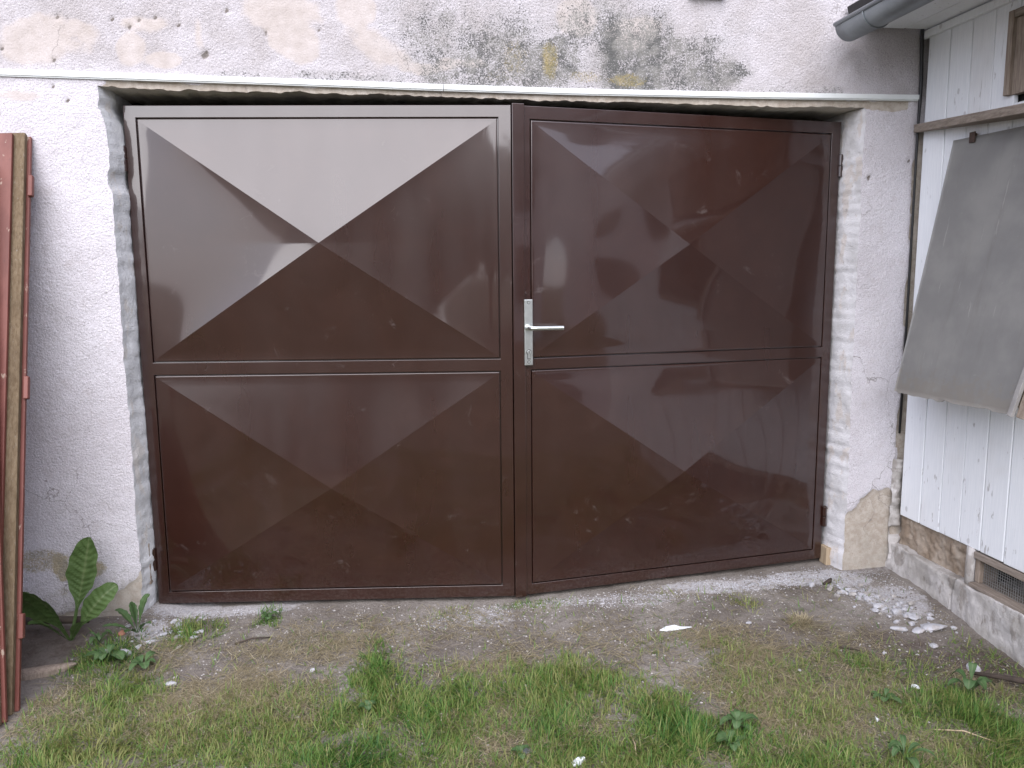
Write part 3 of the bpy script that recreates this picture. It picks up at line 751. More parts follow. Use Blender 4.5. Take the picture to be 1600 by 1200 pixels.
# lever handle on a long plate (right leaf, local x negative towards the joint)
hx = -(1.488 - 0.036)
bm = bmesh.new(); box_bm(bm, hx - 0.0175, hx + 0.0175, -0.0165, -0.0078, 0.982, 1.248)
plate = bm_obj('door_handle', bm, M_steel, right, bevel=0.0025)
bm = bmesh.new()
tube(bm, [(hx - 0.002, -0.016, 1.135), (hx - 0.002, -0.027, 1.135)], 0.0125, 18)
tube(bm, [(hx - 0.002, -0.026, 1.135), (hx - 0.002, -0.050, 1.135), (hx + 0.001, -0.058, 1.135), (hx + 0.009, -0.062, 1.135), (hx + 0.02, -0.0625, 1.135), (hx + 0.132, -0.062, 1.1335)], 0.0092, 18)
bm_obj('lever', bm, M_steel, plate, smooth=False, bevel=0.001)
bm = bmesh.new()
tube(bm, [(hx, -0.016, 1.036), (hx, -0.0225, 1.036)], 0.0088, 18); box_bm(bm, hx - 0.005, hx + 0.005, -0.0215, -0.016, 1.010, 1.032)
bz = bmesh.new(); tube(bz, [(hx, -0.016, 1.036), (hx, -0.0172, 1.036)], 0.0112, 18); box_bm(bz, hx - 0.0068, hx + 0.0068, -0.0171, -0.016, 1.007, 1.032)  # dark plate behind the cylinder stands in for the shade of its recess
bm_obj('slot_and_recess_shade', bz, M_steel_dk, plate)
cyl = bm_obj('lock_cylinder', bm, M_steel, plate, bevel=0.0008)
for z in (1.236, 0.996):
    bm = bmesh.new(); tube(bm, [(hx, -0.0162, z), (hx, -0.0168, z)], 0.0066, 14); bm_obj('slot_and_recess_shade', bm, M_steel_dk, plate).name = 'screw_recess_shade'  # dark disc standing in for the shaded recess round each screw
    bm = bmesh.new(); tube(bm, [(hx, -0.0162, z), (hx, -0.0185, z)], 0.0050, 14)
    box_bm(bm, hx - 0.0006, hx + 0.0006, -0.0188, -0.0186, z - 0.004, z + 0.004)
    bm_obj('screw', bm, M_steel, plate)
bm = bmesh.new(); box_bm(bm, hx - 0.0009, hx + 0.0009, -0.0232, -0.0222, 1.031, 1.041)
bm_obj('slot_and_recess_shade', bm, M_steel_dk, plate)

# wooden packing pieces beside the leaves
wedge = thing('wooden_wedge', 'thin weathered wood wedge packed behind the lower left hinge', 'wedge', (-1.226, 0.075, 0.10))
bm = bmesh.new()
v = box_bm(bm, -0.006, 0.010, -0.012, 0.02, 0, 0.175)
for i in (0, 1, 2, 3): v[i].co.x = v[i].co.x * 0.5 + 0.003
bm_obj('wedge_body', bm, M_wood, wedge, bevel=0.002)
block = thing('wooden_block', 'small pale wood block on the ground at the lower right gate corner', 'block', (1.786, 0.085, -0.02))
box('block_body', -0.014, 0.012, -0.01, 0.05, 0, 0.085, M_pale, block, 0.003)

# ------------------------------------------------------------ white boarded shed on the right
shed = thing('shed', 'white boarded wooden shed at the right with a raw wood window and low mesh vent', 'shed', (XS, 0, 0))
def onshed(o):
    o.parent = shed; o.matrix_parent_inverse = Matrix.Translation((-XS, 0, 0)); return o
def sbox(name, *a, mat, bevel=0.003, parent=None):
    o = box(name, *a, mat, None, bevel)
    if parent: o.parent = parent
    else: onshed(o)
    return o
EYZ = 2.352
BW = [0.135, 0.125, 0.123, 0.120, 0.122, 0.122]
ys = [-0.030]
while ys[-1] > -2.3: ys.append(ys[-1] - (BW[len(ys) - 1] if len(ys) <= len(BW) else 0.122))
for i in range(len(ys) - 1):
    y1, y0 = ys[i] - 0.0018, ys[i + 1] + 0.0018
    dx = random.uniform(-0.0018, 0.0018)
    dz = random.uniform(-0.004, 0.004)
    segs = [(0.247 + dz, EYZ - 0.02)]
    yc = (y0 + y1) / 2
    if -1.60 < yc < -0.50: segs = [(0.247 + dz, EYZ - 0.02)] if yc > -0.5 else ([(0.247 + dz, 0.872), (1.80, 1.955), (2.285, EYZ - 0.02)] if yc < -0.66 else [(0.247 + dz, 1.955), (2.285, EYZ - 0.02)])
    for (za, zb) in segs:
        sbox('board', XS + dx, XS + dx + 0.02, y0, y1, za, zb, mat=M_board, bevel=0.0042)
sbox('dark_lining', XS + 0.032, XS + 0.05, -2.42, -0.004, 0.246, 2.34, mat=M_dark, bevel=0)  # dark backing added behind the boards to block light
# top batten, soffit boards
sbox('batten', XS - 0.020, XS - 0.001, -2.42, -0.012, 2.318, 2.350, mat=M_board)
for k in range(3):
    sbox('soffit_board', 1.722 + k * 0.115, 1.722 + (k + 1) * 0.115 - 0.003, -2.42, -0.018 - 0.004 * k, 2.356, 2.374, mat=M_board)
# roof sheet
M = Matrix.Translation((1.70, 0, 2.385)) @ Matrix.Rotation(R(-16), 4, 'Y')
o = box('roof', 0.0, 2.9, -2.62, -0.02, 0.0, 0.05, M_tile, None, 0.004, M); onshed(o)
sbox('end_wall', XS + 0.03, XS + 2.4, -2.44, -2.422, -0.2, 2.4, mat=M_board)
# upper window: raw wood frame round a rough panel
wy0, wy1, wz0, wz1 = -1.58, -0.503, 1.985, 2.282
wf = sbox('window', XS - 0.008, XS + 0.022, wy0, wy1 - 0.023, wz0, wz1 - 0.029, mat=M_wood, bevel=0.001)
for a in ((XS - 0.022, XS + 0.018, wy1 - 0.022, wy1 + 0.004, wz0, wz1), (XS - 0.021, XS + 0.018, wy0, wy1 - 0.024, wz1 - 0.028, wz1)):
    o = sbox('frame', *a, mat=M_woodh if a[3] < wy1 else M_wood); o.parent = wf; o.matrix_parent_inverse = wf.matrix_basis.inverted()
# lower window with wire mesh, mostly behind the flap
ly0, ly1, lz0, lz1 = -1.58, -0.675, 0.880, 1.795
def wire_mesh(name, x, y0, y1, z0, z1, st, r=0.0009):
    bm = bmesh.new()
    def bar(a, b):
        a = Vector(a); b = Vector(b); d = (b - a).normalized(); n = Vector((1, 0, 0)); s = d.cross(n)
        q = [[bm.verts.new(p + n * i * r + s * j * r) for i, j in ((-1, -1), (1, -1), (1, 1), (-1, 1))] for p in (a, b)]
        for k in range(4): bm.faces.new((q[0][k], q[0][(k + 1) % 4], q[1][(k + 1) % 4], q[1][k]))
    y = y0
    while y < y1: bar((x, y, z0), (x, y + random.uniform(-.002, .002), z1)); y += st
    z = z0
    while z < z1: bar((x + 0.0015, y0, z), (x + 0.0015, y1, z + random.uniform(-.002, .002))); z += st
    o = bm_obj(name, bm, M_wire); onshed(o); o['kind'] = 'stuff'
    return o
wire_mesh('wire_mesh', XS + 0.012, ly0, ly1, lz0, lz1, 0.016)
sbox('window_rail', XS - 0.012, XS + 0.02, ly0, ly1 + 0.01, lz0 - 0.03, lz0, mat=M_woodh)
sbox('window_rail', XS - 0.010, XS + 0.02, ly1 - 0.03, ly1 - 0.001, lz0 + 0.001, lz1, mat=M_wood)
# plinth: clay plaster, concrete ledge, low vent
def rough_face(name, pts_fn, nu, nv, mat):
    u, v = np.meshgrid(np.linspace(0, 1, nu), np.linspace(0, 1, nv), indexing='ij')
    o = mesh_obj(name, np.stack(pts_fn(u, v), 2).reshape(-1, 3), grid_faces(nu, nv), mat, None, True); onshed(o); return o
def plast(u, v):
    y = -0.005 - u * 0.475; z = 0.085 + v * 0.185
    x = 2.078 + (fbm(y * 18, z * 18, 81) - 0.5) * 0.030 + (fbm(y * 60, z * 60, 82) - 0.5) * 0.012 + 0.05 * sstep(-0.02, -0.008, y) * sstep(0.02, 0.0, np.abs(z - 0.19) - 0.02)
    return x, y, z
rough_face('plinth_wall', plast, 90, 40, M_earth)
def ledge(u, v):
    y = 0.004 - u * 2.42
    L = 0.34 * v
    top = L < 0.055
    x = np.where(top, 2.090 - L, 2.035 - 0.012 * sstep(0.055, 0.4, L))
    z = np.where(top, 0.100 + 0.0 * L, 0.100 - (L - 0.055) * 1.25)
    n = (fbm(y * 12, L * 20, 83) - 0.5) * 0.020 + (fbm(y * 55, L * 60, 84) - 0.5) * 0.007
    rag = (fbm(y * 9, y * 0, 85) - 0.5) * 0.02
    crack = 0.014 * sstep(0.006, 0.0, np.abs(y + 0.43 + (fbm(L * 20, L * 0, 86) - 0.5) * 0.05))
    return x + np.where(top, 0, n) + crack + rag * 0.4, y, z + np.where(top, n * 0.5, 0) + rag * np.where(top, 1, 0.6)
rough_face('plinth_ledge', ledge, 420, 40, M_conc)
sbox('plinth_block', 2.095, 2.6, -2.42, -0.006, -0.3, 0.098, mat=M_conc, bevel=0)
bm = bmesh.new()
tube(bm, [(2.066, -0.488, 0.072), (2.064, -0.486, 0.15), (2.066, -0.487, 0.250)], [0.020, 0.0185, 0.019], 12)
onshed(bm_obj('vent_post', bm, M_conc, None, True))
sbox('vent_rail', XS - 0.004, XS + 0.05, -1.62, -0.507, 0.212, 0.240, mat=M_woodh)
sbox('vent_jamb', XS + 0.006, XS + 0.09, -0.532, -0.508, 0.115, 0.210, mat=M_wood)
sbox('vent_sill', XS - 0.022, XS + 0.10, -1.62, -0.510, 0.098, 0.114, mat=M_woodh)
wire_mesh('wire_mesh', XS + 0.022, -1.6, -0.533, 0.114, 0.212, 0.0115, 0.0008)
sbox('vent_back', XS + 0.30, XS + 0.32, -1.7, -0.45, 0.05, 0.26, mat=M_dark, bevel=0)
sbox('vent_back', XS + 0.052, XS + 0.32, -0.505, -0.48, 0.100, 0.245, mat=M_dark, bevel=0)
sbox('vent_back', XS + 0.052, XS + 0.32, -2.41, -0.5, 0.2405, 0.2455, mat=M_dark, bevel=0)
sbox('vent_back', XS + 0.001, XS + 0.32, -2.41, -1.622, 0.098, 0.240, mat=M_earth, bevel=0)

# cable in the corner
bm = bmesh.new()
tube(bm, [(2.030, -0.030, 2.40), (2.034, -0.022, 2.345), (2.044, -0.014, 2.25), (2.050, -0.012, 2.16), (2.050, -0.012, 2.105), (2.049, -0.011, 1.95), (2.052, -0.010, 1.2), (2.050, -0.010, 0.62)], [0.0075] * 5 + [0.005] * 3, 10)
tag(bm_obj('cable', bm, M_black, None, True), 'black cable running down the corner between garage and shed', 'cable')

# shelf plank under the upper window
sh = thing('shelf', 'weathered grey wooden shelf plank jutting from the white shed wall', 'shelf', (2.0, -0.4, 1.94))
def zsh(y): return 1.972 + 0.080 * (y + 0.0)
bm = bmesh.new()
prof = [(2.028, -0.012), (1.985, -0.35), (1.925, -0.80), (1.90, -1.62), (2.058, -1.62), (2.058, -0.35), (2.050, -0.012)]
top = [bm.verts.new((x - 2.0, y + 0.4, zsh(y) - 1.94)) for x, y in prof]
bot = [bm.verts.new((x - 2.0, y + 0.4, zsh(y) - 0.034 - 1.94)) for x, y in prof]
bm.faces.new(top[::-1]); bm.faces.new(bot)
for i in range(len(prof)): bm.faces.new((top[i], top[(i + 1) % len(prof)], bot[(i + 1) % len(prof)], bot[i]))
bm_obj('plank', bm, M_woodh, sh, bevel=0.003)

# window flap: twin-wall sheet hung at the top, swung out at the bottom
flap = thing('window_flap', 'grey plastic sheet flap propped out over the shed window', 'flap', (2.03, -0.6, 1.862))
nu, nv = 40, 60
u, v = np.meshgrid(np.linspace(0, 1, nu), np.linspace(0, 1, nv), indexing='ij')
TL, TR, BL, BR = (np.array(q) for q in ((2.046, -0.243, 1.868), (2.046, -0.985, 1.855), (1.850, -0.243, 0.852), (1.850, -0.872, 0.864)))
def sheet_pt(u, v, off):
    P = (1 - u)[..., None] * ((1 - v)[..., None] * TL + v[..., None] * BL) + u[..., None] * ((1 - v)[..., None] * TR + v[..., None] * BR)
    P[..., 0] += off + 0.006 * np.sin(np.pi * v) * np.sin(np.pi * u) + 0.002 * np.sin(5 * u + 3 * v)
    P[..., 2] += np.where(v > 0.999, (fbm(u * 16, u * 0, 91) - 0.5) * 0.016, 0)
    return P
A = sheet_pt(u, v, 0.0) - np.array((2.03, -0.6, 1.862)); B = sheet_pt(u, v, 0.006) - np.array((2.03, -0.6, 1.862))
V = np.concatenate([A.reshape(-1, 3), B.reshape(-1, 3)])
F = grid_faces(nu, nv).tolist(); nA = nu * nv
F += [tuple(x + nA for x in f[::-1]) for f in F]
rim = [i * nv for i in range(nu)] + [(nu - 1) * nv + j for j in range(1, nv)] + [i * nv + nv - 1 for i in range(nu - 2, -1, -1)] + [j for j in range(nv - 2, 0, -1)]
F += [(rim[k], rim[(k + 1) % len(rim)], rim[(k + 1) % len(rim)] + nA, rim[k] + nA) for k in range(len(rim))]
sheet_o = mesh_obj('sheet', V, F, M_sheet, flap, True, dict(foot=np.concatenate([v.ravel(), v.ravel()])))
def flap_bar(name, a, b, w, t, mat):
    a = Vector(a) - Vector((2.03, -0.6, 1.862)); b = Vector(b) - Vector((2.03, -0.6, 1.862))
    d = (b - a); L = d.length; d.normalize(); yv = Vector((0, 1, 0)); xv = yv.cross(d).normalized(); yv = d.cross(xv)
    Mx = Matrix((xv, yv, d)).transposed().to_4x4(); Mx.translation = a
    return box(name, -t / 2, t / 2, -w / 2, w / 2, 0, L, mat, flap, 0.0015, Mx)
flap_bar('edge_profile', BR + np.array((-0.002, -0.006, -0.004)), TR + np.array((-0.002, -0.006, 0)), 0.020, 0.014, M_flash)
flap_bar('edge_batten', BR + np.array((0.018, -0.035, -0.008)), TR + np.array((0.010, -0.035, 0)), 0.034, 0.022, M_wood)
bm = bmesh.new()
tube(bm, [(0.012, 0.255, 0.008), (0.012, 0.225, 0.008)], 0.006, 8); box_bm(bm, 0.006, 0.010, 0.225, 0.255, -0.02, 0.02)
bm_obj('flap_hinge', bm, simple('rust', (0.07, 0.045, 0.035), 0.85, 0, 0.3, 40), flap)

# zinc gutter under the eave
gut = thing('gutter', 'grey zinc half round gutter ending at the garage wall, top right', 'gutter', (1.655, -0.10, 2.315))
GR = 0.060; gl = 2.5
V = []; F = []
seg = 22; ring_y = [0.0] + list(np.linspace(-0.05, -gl, 14))
for y in ring_y:
    for k in range(seg + 1):
        a = math.pi * k / seg
        V.append((-math.cos(a) * GR, y, -math.sin(a) * GR + 0.02))
n = seg + 1
for i in range(len(ring_y) - 1):
    for k in range(seg): F.append((i * n + k, i * n + k + 1, (i + 1) * n + k + 1, (i + 1) * n + k))
o = mesh_obj('trough', V, F, M_zinc, gut, True)
sm = o.modifiers.new('solid', 'SOLIDIFY'); sm.thickness = 0.0022; sm.offset = 0
bm = bmesh.new()
front = [bm.verts.new((-math.cos(math.pi * k / seg) * GR * 1.02, 0.004, -math.sin(math.pi * k / seg) * GR * 1.02 + 0.02)) for k in range(seg + 1)]
back = [bm.verts.new((v.co.x, -0.006, v.co.z)) for v in front]
bm.faces.new(front); bm.faces.new(back[::-1])
for k in range(seg + 1): bm.faces.new((front[k], front[(k + 1) % n], back[(k + 1) % n], back[k]))
bm_obj('end_cap', bm, M_zinc, gut, bevel=0.0015)
bm = bmesh.new(); tube(bm, [(-GR - 0.003, 0.002, 0.022), (-GR - 0.003, -gl, 0.022)], 0.0085, 10); bm_obj('rolled_edge', bm, M_zinc, gut, True)
for yb in (-0.19, -1.0, -1.9):
    bm = bmesh.new()
    pts = [(-math.cos(math.pi * k / seg) * (GR + 0.003), yb, -math.sin(math.pi * k / seg) * (GR + 0.003) + 0.02) for k in range(seg + 1)]
    tube(bm, pts, 0.0035, 6); bm_obj('seam_band', bm, M_zinc, gut, True)

# ------------------------------------------------------------ two old red door leaves leaning at the left
def old_door(loc, lean, side, label, L, front=True):
    root = thing('old_door', label, 'door', loc, (0, 0, 0), 'old red door leaves leaning on the wall')
    Mx = Matrix.Rotation(R(side), 4, 'Y') @ Matrix.Rotation(R(-lean), 4, 'X')
    def b(name, *a, mat, bev=0.003): return box(name, *a, mat, root, bev, Mx)
    b('face_panel', -0.82, -0.046, -0.046, -0.031, 0.004, L - 0.01, mat=M_red)
    b('stile', -0.14, -0.011, -0.030, -0.009, 0.0, L, mat=M_olive)
    b('back_panel', -0.82, -0.141, -0.030, -0.009, 0.0, L - 0.004, mat=M_olive)
    b('edge_strip', -0.82, 0.0, -0.0085, 0.006, 0.006, L - 0.004, mat=M_red)
    return root, b
lean1 = math.degrees(math.atan2(0.64, 1.87))
od, b = old_door((-1.427, -0.655, -0.028), lean1, -2.0, 'rear red painted door leaf with raw wood edge and three hinge tabs', 2.0)
for z in (1.80, 1.06, 0.27):
    b('hinge', -0.004, 0.013, -0.020, 0.0, z - 0.04, z + 0.04, mat=M_red, bev=0.004)
od2, b2 = old_door((-1.437, -0.716, -0.028), lean1 - 0.8, -4.9, 'front red door leaf, only its splintered raw edge showing at far left', 1.9)

# ------------------------------------------------------------ plants
def leaf_mesh(mid, width, cup=0.25, ribs=0, rib_amp=0.0, wavy=0.0, n=26, m=9, side=None, seed=0, tip=0.65, stalk=0.3):
    """leaf blade swept along the mid rib points; returns verts, faces, vein"""
    mid = [Vector(p) for p in mid]
    def bez(t):
        pts = mid[:]
        while len(pts) > 1: pts = [a.lerp(b, t) for a, b in zip(pts[:-1], pts[1:])]
        return pts[0]
    V = []; vein = []
    for i in range(n):
        t = i / (n - 1)
        p = bez(t); d = (bez(min(1, t + 0.02)) - bez(max(0, t - 0.02))).normalized()
        sd = Vector(side) if side else d.cross(Vector((0, 0, 1)))
        if sd.length < 1e-4: sd = Vector((1, 0, 0))
        sd = (sd - d * sd.dot(d)).normalized(); nm = sd.cross(d).normalized()
        w = width * (0.10 + 0.90 * float(sstep(stalk * 0.4, tip, t))) * math.sqrt(max(0.0, 1 - max(0, (t - tip) / (1.001 - tip)) ** 2.4))
        if t < stalk * 0.4: w = width * 0.10 + width * 0.05 * t
        for j in range(m):
            s = j / (m - 1) * 2 - 1
            e = 1 + wavy * math.sin(t * 40 + seed + (3 if s > 0 else 0)) * abs(s)
            rb = rib_amp * math.sin(2 * math.pi * ribs * (t - 0.10 * abs(s))) * (1 - abs(s) ** 3) * min(1, abs(s) * 3) * min(1, t * 3)
            q = p + sd * (s * w / 2 * e) + nm * (cup * w / 2 * (abs(s) ** 1.6) + rb + wavy * 0.5 * w * math.sin(t * 31 + seed + s * 2) * s * s)
            V.append(q)
            vein.append(max(0.0, 1 - abs(s) * 5) + 0.14 * max(0, -math.sin(2 * math.pi * ribs * (t - 0.10 * abs(s)))) if ribs else max(0.0, 1 - abs(s) * 5))
    return V, grid_faces(n, m).tolist(), vein
def leaf(root, mid, width, mat, **k):
    V, F, vein = leaf_mesh(mid, width, **k)
    return mesh_obj('leaf', V, F, mat, root, True, dict(vein=vein))

def gz(x, y): return float(ground_z(np.array([x]), np.array([y]))[0])
w1 = thing('broadleaf_weed', 'tall broadleaf weed with puckered upright leaf against the left wall', 'weed', (-1.452, -0.165, gz(-1.452, -0.165) - 0.005))
leaf(w1, [(0, 0, 0), (0.025, 0.02, 0.13), (0.050, 0.045, 0.24), (0.083, 0.035, 0.395)], 0.112, M_dock, cup=0.35, ribs=17, rib_amp=0.007, wavy=0.05, side=(1, -0.15, 0), seed=1, tip=0.66, stalk=0.75, n=60, m=13)
leaf(w1, [(0, 0, 0), (-0.04, -0.01, 0.08), (-0.10, -0.02, 0.22), (-0.215, -0.05, 0.185)], 0.105, M_dock, cup=0.25, ribs=13, rib_amp=0.006, wavy=0.05, side=(0.45, -0.3, 0.8), seed=2, tip=0.55, stalk=0.5, n=50, m=11)
leaf(w1, [(0, 0, 0), (0.05, -0.01, 0.07), (0.11, -0.03, 0.18), (0.175, 0.02, 0.205)], 0.080, M_dock, cup=0.3, ribs=13, rib_amp=0.006, wavy=0.05, side=(0.55, -0.2, -0.75), seed=3, tip=0.6, stalk=0.6, n=50, m=11)
leaf(w1, [(0, 0, 0), (-0.03, -0.04, 0.05), (-0.07, -0.06, 0.12), (-0.10, -0.10, 0.12)], 0.055, M_dock, cup=0.3, ribs=8, rib_amp=0.003, wavy=0.05, seed=4, tip=0.55)
leaf(w1, [(0, 0, 0), (0.03, -0.04, 0.05), (0.05, -0.06, 0.10), (0.09, -0.08, 0.11)], 0.045, M_dock, cup=0.3, ribs=8, rib_amp=0.003, wavy=0.05, seed=5, tip=0.55)
leaf(w1, [(0, 0, 0), (-0.02, -0.03, 0.10), (-0.05, -0.05, 0.19), (-0.12, -0.08, 0.24)], 0.07, M_dock, cup=0.3, ribs=11, rib_amp=0.005, wavy=0.07, side=(0.7, -0.4, 0.4), seed=8, tip=0.6, stalk=0.6, n=40, m=11)
w2 = thing('small_weed', 'small narrow leaved weed by the left gate post', 'weed', (-1.215, -0.155, gz(-1.215, -0.155) - 0.005))
for (a, h, r, w, s) in ((0.9, 0.135, 0.045, 0.036, 1), (-0.15, 0.125, -0.015, 0.026, 2), (2.7, 0.085, 0.07, 0.032, 3), (3.6, 0.06, 0.085, 0.03, 4), (4.6, 0.05, 0.07, 0.03, 5), (5.6, 0.06, 0.06, 0.03, 6), (2.1, 0.10, 0.05, 0.028, 7)):
    c_, s_ = math.cos(a), math.sin(a)
    leaf(w2, [(0, 0, 0), (c_ * r * 0.4, s_ * r * 0.4, h * 0.5), (c_ * r * 0.8, s_ * r * 0.8, h), (c_ * r * 1.4, s_ * r * 1.4, h * 1.02)], w, M_rosette, cup=0.35, ribs=7, rib_amp=0.0015, wavy=0.09, seed=s, tip=0.6, stalk=0.4, n=24, m=7)

def rosette(x, y, label, n, L, w, lift, seed, mat=M_rosette):
    r = random.Random(seed)
    t = thing('leafy_weed', label, 'weed', (x, y, gz(x, y)), group='low leafy weeds in the grass')
    for k in range(n):
        a = 2 * math.pi * k / n + r.uniform(-.3, .3); l = L * 0.72 * r.uniform(.6, 1.15); c_, s_ = math.cos(a), math.sin(a); h = lift * r.uniform(.6, 1.2)
        leaf(t, [(0, 0, 0), (c_ * l * .3, s_ * l * .3, h), (c_ * l * .7, s_ * l * .7, h * 1.1), (c_ * l, s_ * l, h * 0.6)], w * 0.72 * r.uniform(.6, 1.2), mat, cup=0.2, ribs=4, rib_amp=0.001, wavy=0.05, seed=k, tip=0.5, n=14, m=7)
rosette(0.800, -1.10, 'flat leafy weed beside the tall bright grass tuft, lower right of the middle', 7, 0.085, 0.050, 0.045, 1)
rosette(0.735, -1.20, 'dull green leafy weed nearest the photo edge beside the tall grass tuft', 6, 0.075, 0.042, 0.035, 2)
rosette(-1.255, -0.36, 'low blue green leafy weed in front of the tall broadleaf weed', 8, 0.105, 0.048, 0.045, 3)
rosette(-1.12, -0.42, 'low leafy weed at the white plaster heap, left gate corner', 6, 0.095, 0.046, 0.04, 4)
rosette(-0.735, -0.095, 'tiny dark leafy weed growing by the left gate leaf', 5, 0.05, 0.03, 0.03, 5)
rosette(-0.325, -0.835, 'small round leaf weed in the tall grass strip left of the middle', 4, 0.04, 0.035, 0.04, 6)
rosette(0.12, -1.14, 'small round leaf weed beside the grey flake near the bottom edge', 4, 0.05, 0.038, 0.03, 7)
rosette(1.69, -0.98, 'big upright leafy weed at the foot of the shed, right edge', 6, 0.10, 0.05, 0.10, 8)
rosette(1.36, -1.00, 'low leafy weed in the trampled soil at the right', 6, 0.075, 0.034, 0.03, 9)
rosette(1.20, -1.33, 'spread leafy weed at the bottom right edge', 7, 0.10, 0.034, 0.06, 10)
rosette(-1.33, -0.22, 'young leafy weed between the two wall weeds', 6, 0.07, 0.03, 0.05, 11)

# ------------------------------------------------------------ grass and straw: ribbons in two sheets of stuff
def blades(name, x, y, L, az, lean, w, tint, mat, curl=0.6, flat=False):
    n = len(x)
    z = ground_z(x, y) + (0.003 if flat else -0.004)
    SEG = 4
    tt = np.linspace(0, 1, SEG)
    dx, dy = np.cos(az), np.sin(az)
    tw = az + np.pi / 2 + rng.uniform(-0.6, 0.6, n)
    sxn, syn = np.cos(tw), np.sin(tw)
    V = np.zeros((n, SEG * 2 - 1, 3)); T = np.zeros((n, SEG * 2 - 1))
    for k, t in enumerate(tt):
        out = L * (np.sin(lean) * t + curl * lean * t * t * 0.5)
        up = L * (np.cos(lean) * t - curl * 0.35 * t * t * np.sin(lean))
        if flat: up = up * 0.25 + 0.006 * np.sin(np.pi * t) * rng.uniform(0, 1, n)
        px = x + dx * out; py = y + dy * out; pz = z + np.maximum(up, 0.0015)
        hw = w * (1 - 0.75 * t ** 1.5) / 2
        if k < SEG - 1:
            V[:, 2 * k] = np.stack([px - sxn * hw, py - syn * hw, pz], 1); V[:, 2 * k + 1] = np.stack([px + sxn * hw, py + syn * hw, pz], 1)
        else: V[:, 2 * k] = np.stack([px, py, pz], 1)
    T[:] = tint[:, None] + np.linspace(0.06, -0.06, SEG * 2 - 1)[None, :]
    base = np.arange(n) * (SEG * 2 - 1)
    q = []
    for k in range(SEG - 2): q.append(np.stack([base + 2 * k, base + 2 * k + 1, base + 2 * k + 3, base + 2 * k + 2], 1))
    tri = np.stack([base + 2 * (SEG - 2), base + 2 * (SEG - 2) + 1, base + 2 * (SEG - 1)], 1)
    quads = np.concatenate(q)
    nv = n * (SEG * 2 - 1)
    me = bpy.data.meshes.new(name)
    me.vertices.add(nv); me.vertices.foreach_set('co', V.reshape(-1).astype(np.float32))
    nl = quads.size + tri.size; npoly = len(quads) + len(tri)
    me.loops.add(nl); me.loops.foreach_set('vertex_index', np.concatenate([quads.ravel(), tri.ravel()]).astype(np.int32))
    me.polygons.add(npoly)
    me.polygons.foreach_set('loop_start', np.concatenate([np.arange(len(quads)) * 4, quads.size + np.arange(len(tri)) * 3]).astype(np.int32))
    me.update(calc_edges=True)
    o = link(name, me, mat, None, True, dict(tint=np.clip(T, 0, 1)))
    o['kind'] = 'stuff'
    return o

def clear(x, y):
    """where nothing may grow: under the leaves, inside the shed, under the leaning doors"""
    gate_y = np.where(x < 0.29, 0.10 - (x + 1.2051) * 0.1184, 0.12 - (1.7707 - x) * 0.131)
    return (x < 2.0) & (y < np.where((x > -1.25) & (x < 1.82), gate_y - 0.03, -0.015)) & ~((x < -1.40) & (y > -0.76))

gxs, gys, gl_, gaz, gle, gti = [], [], [], [], [], []
for (cx, cy, rx, ry, den, ln, hue) in GRASS:
    n = int(den * rx * ry * 3.14 * 42000 * 1.9)
    a = rng.uniform(0, 2 * np.pi, n); r = np.sqrt(rng.uniform(0, 1, n)) * 1.45
    x = cx + rx * r * np.cos(a); y = cy + ry * r * np.sin(a)
    clump = fbm(x * 16, y * 16, 101)
    k = rng.uniform(0, 1, n) < sstep(1.5, 0.45, r + (clump - 0.5) * 1.7)
    x, y, r, clump = x[k], y[k], r[k], clump[k]
    gxs.append(x); gys.append(y)
    gl_.append(ln / 100 * (0.45 + 0.65 * rng.uniform(0, 1, len(x))) * (1.1 - 0.4 * np.clip(r, 0, 1)) * (0.75 + 0.5 * clump))
    cellaz = vnoise(x * 11, y * 11, 103) * 4 * np.pi
    gaz.append(cellaz + rng.normal(0, 0.9, len(x))); gle.append(np.abs(rng.normal(0.85, 0.42, len(x))))
    gti.append(np.clip(hue + rng.normal(0, 0.32, len(x)) - 0.24 + (clump - 0.5) * 0.7, 0, 1))
# thin scatter everywhere towards the camera and to the sides
n = 200000
x = rng.uniform(-2.3, 2.0, n); y = rng.uniform(-2.7, -0.1, n)
d = sstep(-0.50, -0.95, y + (fbm(x * 2.4, y * 2.4, 105) - 0.5) * 0.8) * 0.75 + 0.05
k = rng.uniform(0, 1, n) < d * sstep(0.25, 0.6, fbm(x * 9, y * 9, 106))
x, y = x[k], y[k]
gxs.append(x); gys.append(y); gl_.append(rng.uniform(0.02, 0.055, len(x))); gaz.append(rng.uniform(0, 6.28, len(x))); gle.append(np.abs(rng.normal(0.8, 0.35, len(x)))); gti.append(np.clip(rng.normal(0.30, 0.22, len(x)), 0, 1))
X, Y, L_, AZ, LE, TI = (np.concatenate(q) for q in (gxs, gys, gl_, gaz, gle, gti))
k = clear(X, Y)
X, Y, L_, AZ, LE, TI = X[k], Y[k], L_[k], AZ[k], LE[k], TI[k]
blades('grass', X, Y, L_, AZ, LE, rng.uniform(0.0018, 0.0042, len(X)), TI, M_grass)

